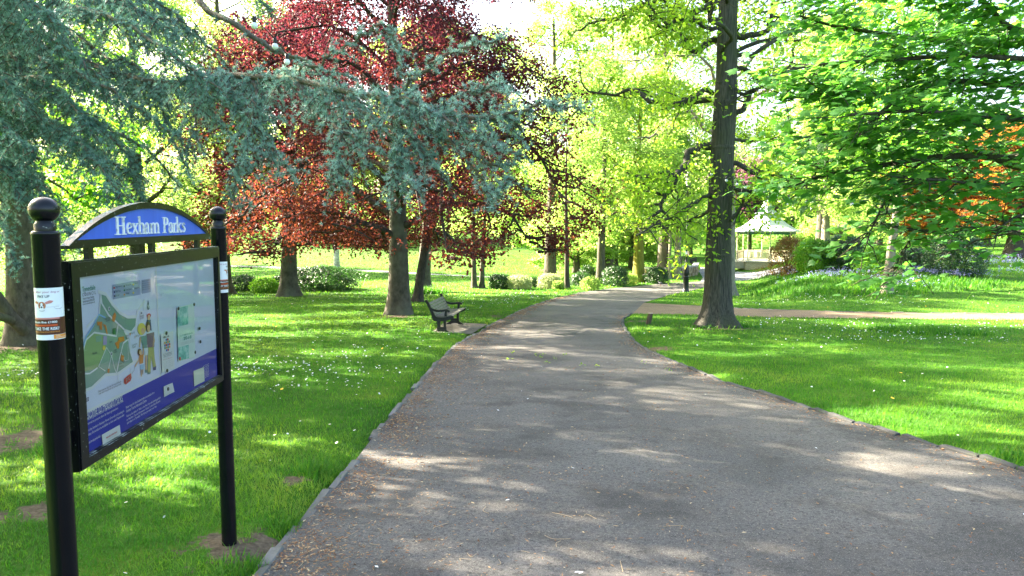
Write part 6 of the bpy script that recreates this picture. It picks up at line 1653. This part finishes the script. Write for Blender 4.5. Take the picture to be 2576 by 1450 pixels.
def litter():
    rng = np.random.default_rng(99)
    n = 42000; P = np.concatenate([in_view(rng, n, 2.2, 12, 1.2), in_view(rng, 12000, 10, 26, 1.3)]); d = sdist(P, POLYS['main'])
    LE = sdist(P, np.concatenate([L_EDGE, L_EDGE[::-1] + np.array([-.02, 0])])); RE = sdist(P, np.concatenate([R_EDGE, R_EDGE[::-1] + np.array([.02, 0])]))
    pr = .05 + .75 * np.exp(-(LE / .35) ** 2) + .35 * np.exp(-(LE / 1.1) ** 2) * (fbm(P, 2.2, 21) > -.05) + .5 * np.exp(-(RE / .22) ** 2) + .30 * (fbm(P, 1.6, 22) > .42) + .12 * np.exp(-(P[:, 1] / 5) ** 2)
    keep = (d < -.0) & (rng.random(len(P)) < pr); P = P[keep]
    for E, nn, sg, s_lo, s_hi, wd in ((L_EDGE, 15000, -1, 6.5, 42, .22), (L_EDGE, 5000, -1, 6.5, 24, .7), (R_EDGE_NEAR, 6000, 1, 3, 40, .14)):
        ss = np.concatenate([[0], np.cumsum(np.linalg.norm(np.diff(E, axis=0), axis=1))]); q = s_lo + (s_hi - s_lo) * rng.random(nn) ** 1.7
        c = np.stack([np.interp(q, ss, E[:, 0]), np.interp(q, ss, E[:, 1])], 1); c2 = np.stack([np.interp(q + .1, ss, E[:, 0]), np.interp(q + .1, ss, E[:, 1])], 1); t_ = unit(c2 - c)
        c = c + np.stack([-t_[:, 1], t_[:, 0]], 1) * sg * (.04 + np.abs(rng.normal(size=(nn, 1))) * wd); c = c[(fbm(c, 3.1, 23) + rng.normal(size=nn) * .25) > -.12]; P = np.concatenate([P, c[sdist(c, POLYS['main']) < 0]])
    n = len(P); r = np.hypot(P[:, 0], P[:, 1])
    z = h0(P[:, 0], P[:, 1]) + .0155 + rng.random(n) * .004
    a = rng.uniform(0, 6.28, n); U = np.stack([np.cos(a), np.sin(a), rng.normal(size=n) * .12], 1); N = unit(np.array([0, 0, 1.0]) + rng.normal(size=(n, 3)) * .3)
    mb = MB(); mb.leaves(np.stack([P[:, 0], P[:, 1], z], 1), unit(U), N, rng.uniform(.010, .034, n) * (1 + r * .04), .0052 * (1 + r * .06) * rng.uniform(.7, 1.6, n), rng.random(n))
    m, nt, b, o = mat_new("dry_litter"); at_ = nt.nodes.new("ShaderNodeAttribute"); at_.attribute_name = 'rnd'
    nt.links.new(ramp(nt, [(0, (.10, .045, .020)), (.45, (.24, .11, .045)), (.8, (.36, .21, .09)), (1, (.50, .40, .24))], at_.outputs['Fac']), b.inputs['Base Color']); b.inputs['Roughness'].default_value = .85
    # pale scraps and fresh green sprigs
    q = in_view(rng, 900, 3, 16, 1.4); q = q[sdist(q, POLYS['main']) < -.15][:26]; k = len(q)
    mb.leaves(np.stack([q[:, 0], q[:, 1], h0(q[:, 0], q[:, 1]) + .02], 1), unit(rng.normal(size=(k, 3)) * np.array([1, 1, .1])), unit(np.array([0, 0, 1.0]) + rng.normal(size=(k, 3)) * .2), .034, .016, rng.random(k), 1)
    C = np.array([gp(px, py)[:2] for px, py in [(1376, 912), (1440, 908), (1295, 916), (1372, 888), (1463, 880), (1330, 905), (1510, 910), (1530, 930), (1600, 925), (1480, 905), (1415, 905), (1250, 905)]])
    C = np.repeat(C + rng.normal(size=C.shape) * .5, 6, 0); k = len(C); g = rng.normal(size=(k, 2)) * .03
    mb.leaves(np.stack([C[:, 0] + g[:, 0], C[:, 1] + g[:, 1], h0(C[:, 0], C[:, 1]) + .02 + rng.random(k) * .03], 1), unit(rng.normal(size=(k, 3)) * np.array([1, 1, .3])), unit(np.array([0, 0, 1.0]) + rng.normal(size=(k, 3)) * .5), .045, .022, rng.random(k), 2)
    # curved dry grass wisps and twigs
    tw = []
    for px, py in [(1440, 1310), (1470, 1305), (1160, 1420), (1175, 1400), (1310, 1395), (1370, 1355), (880, 1330), (860, 1365), (1000, 1270), (930, 1375), (1090, 1340), (1230, 1300), (950, 1200), (1400, 1385), (760, 1420), (1720, 1330), (1560, 1420), (1250, 1430)]:
        p = gp(px, py)
        for _ in range(1):
            a_ = rng.uniform(0, 6.28); L = rng.uniform(.05, .16); b2 = p + np.array([math.cos(a_) * L, math.sin(a_) * L, 0]); pts = spline([p, (p + b2) / 2 + np.append(rng.normal(size=2) * .02, 0), b2], 6); pts[:, 2] = h0(pts[:, 0], pts[:, 1]) + .020; tw.append(pts); p = p + np.append(rng.normal(size=2) * .06, 0)
    mb.tubes(np.array(tw), np.full((len(tw), 6), .0013), 4, 0, .93)
    tag(mb.build('leaf_litter', [m, WHITE, L_OAK]), "brown dry leaf scraps and twigs strewn along the path edges", kind='stuff')


grass(); daisies(); bluebells(); litter()
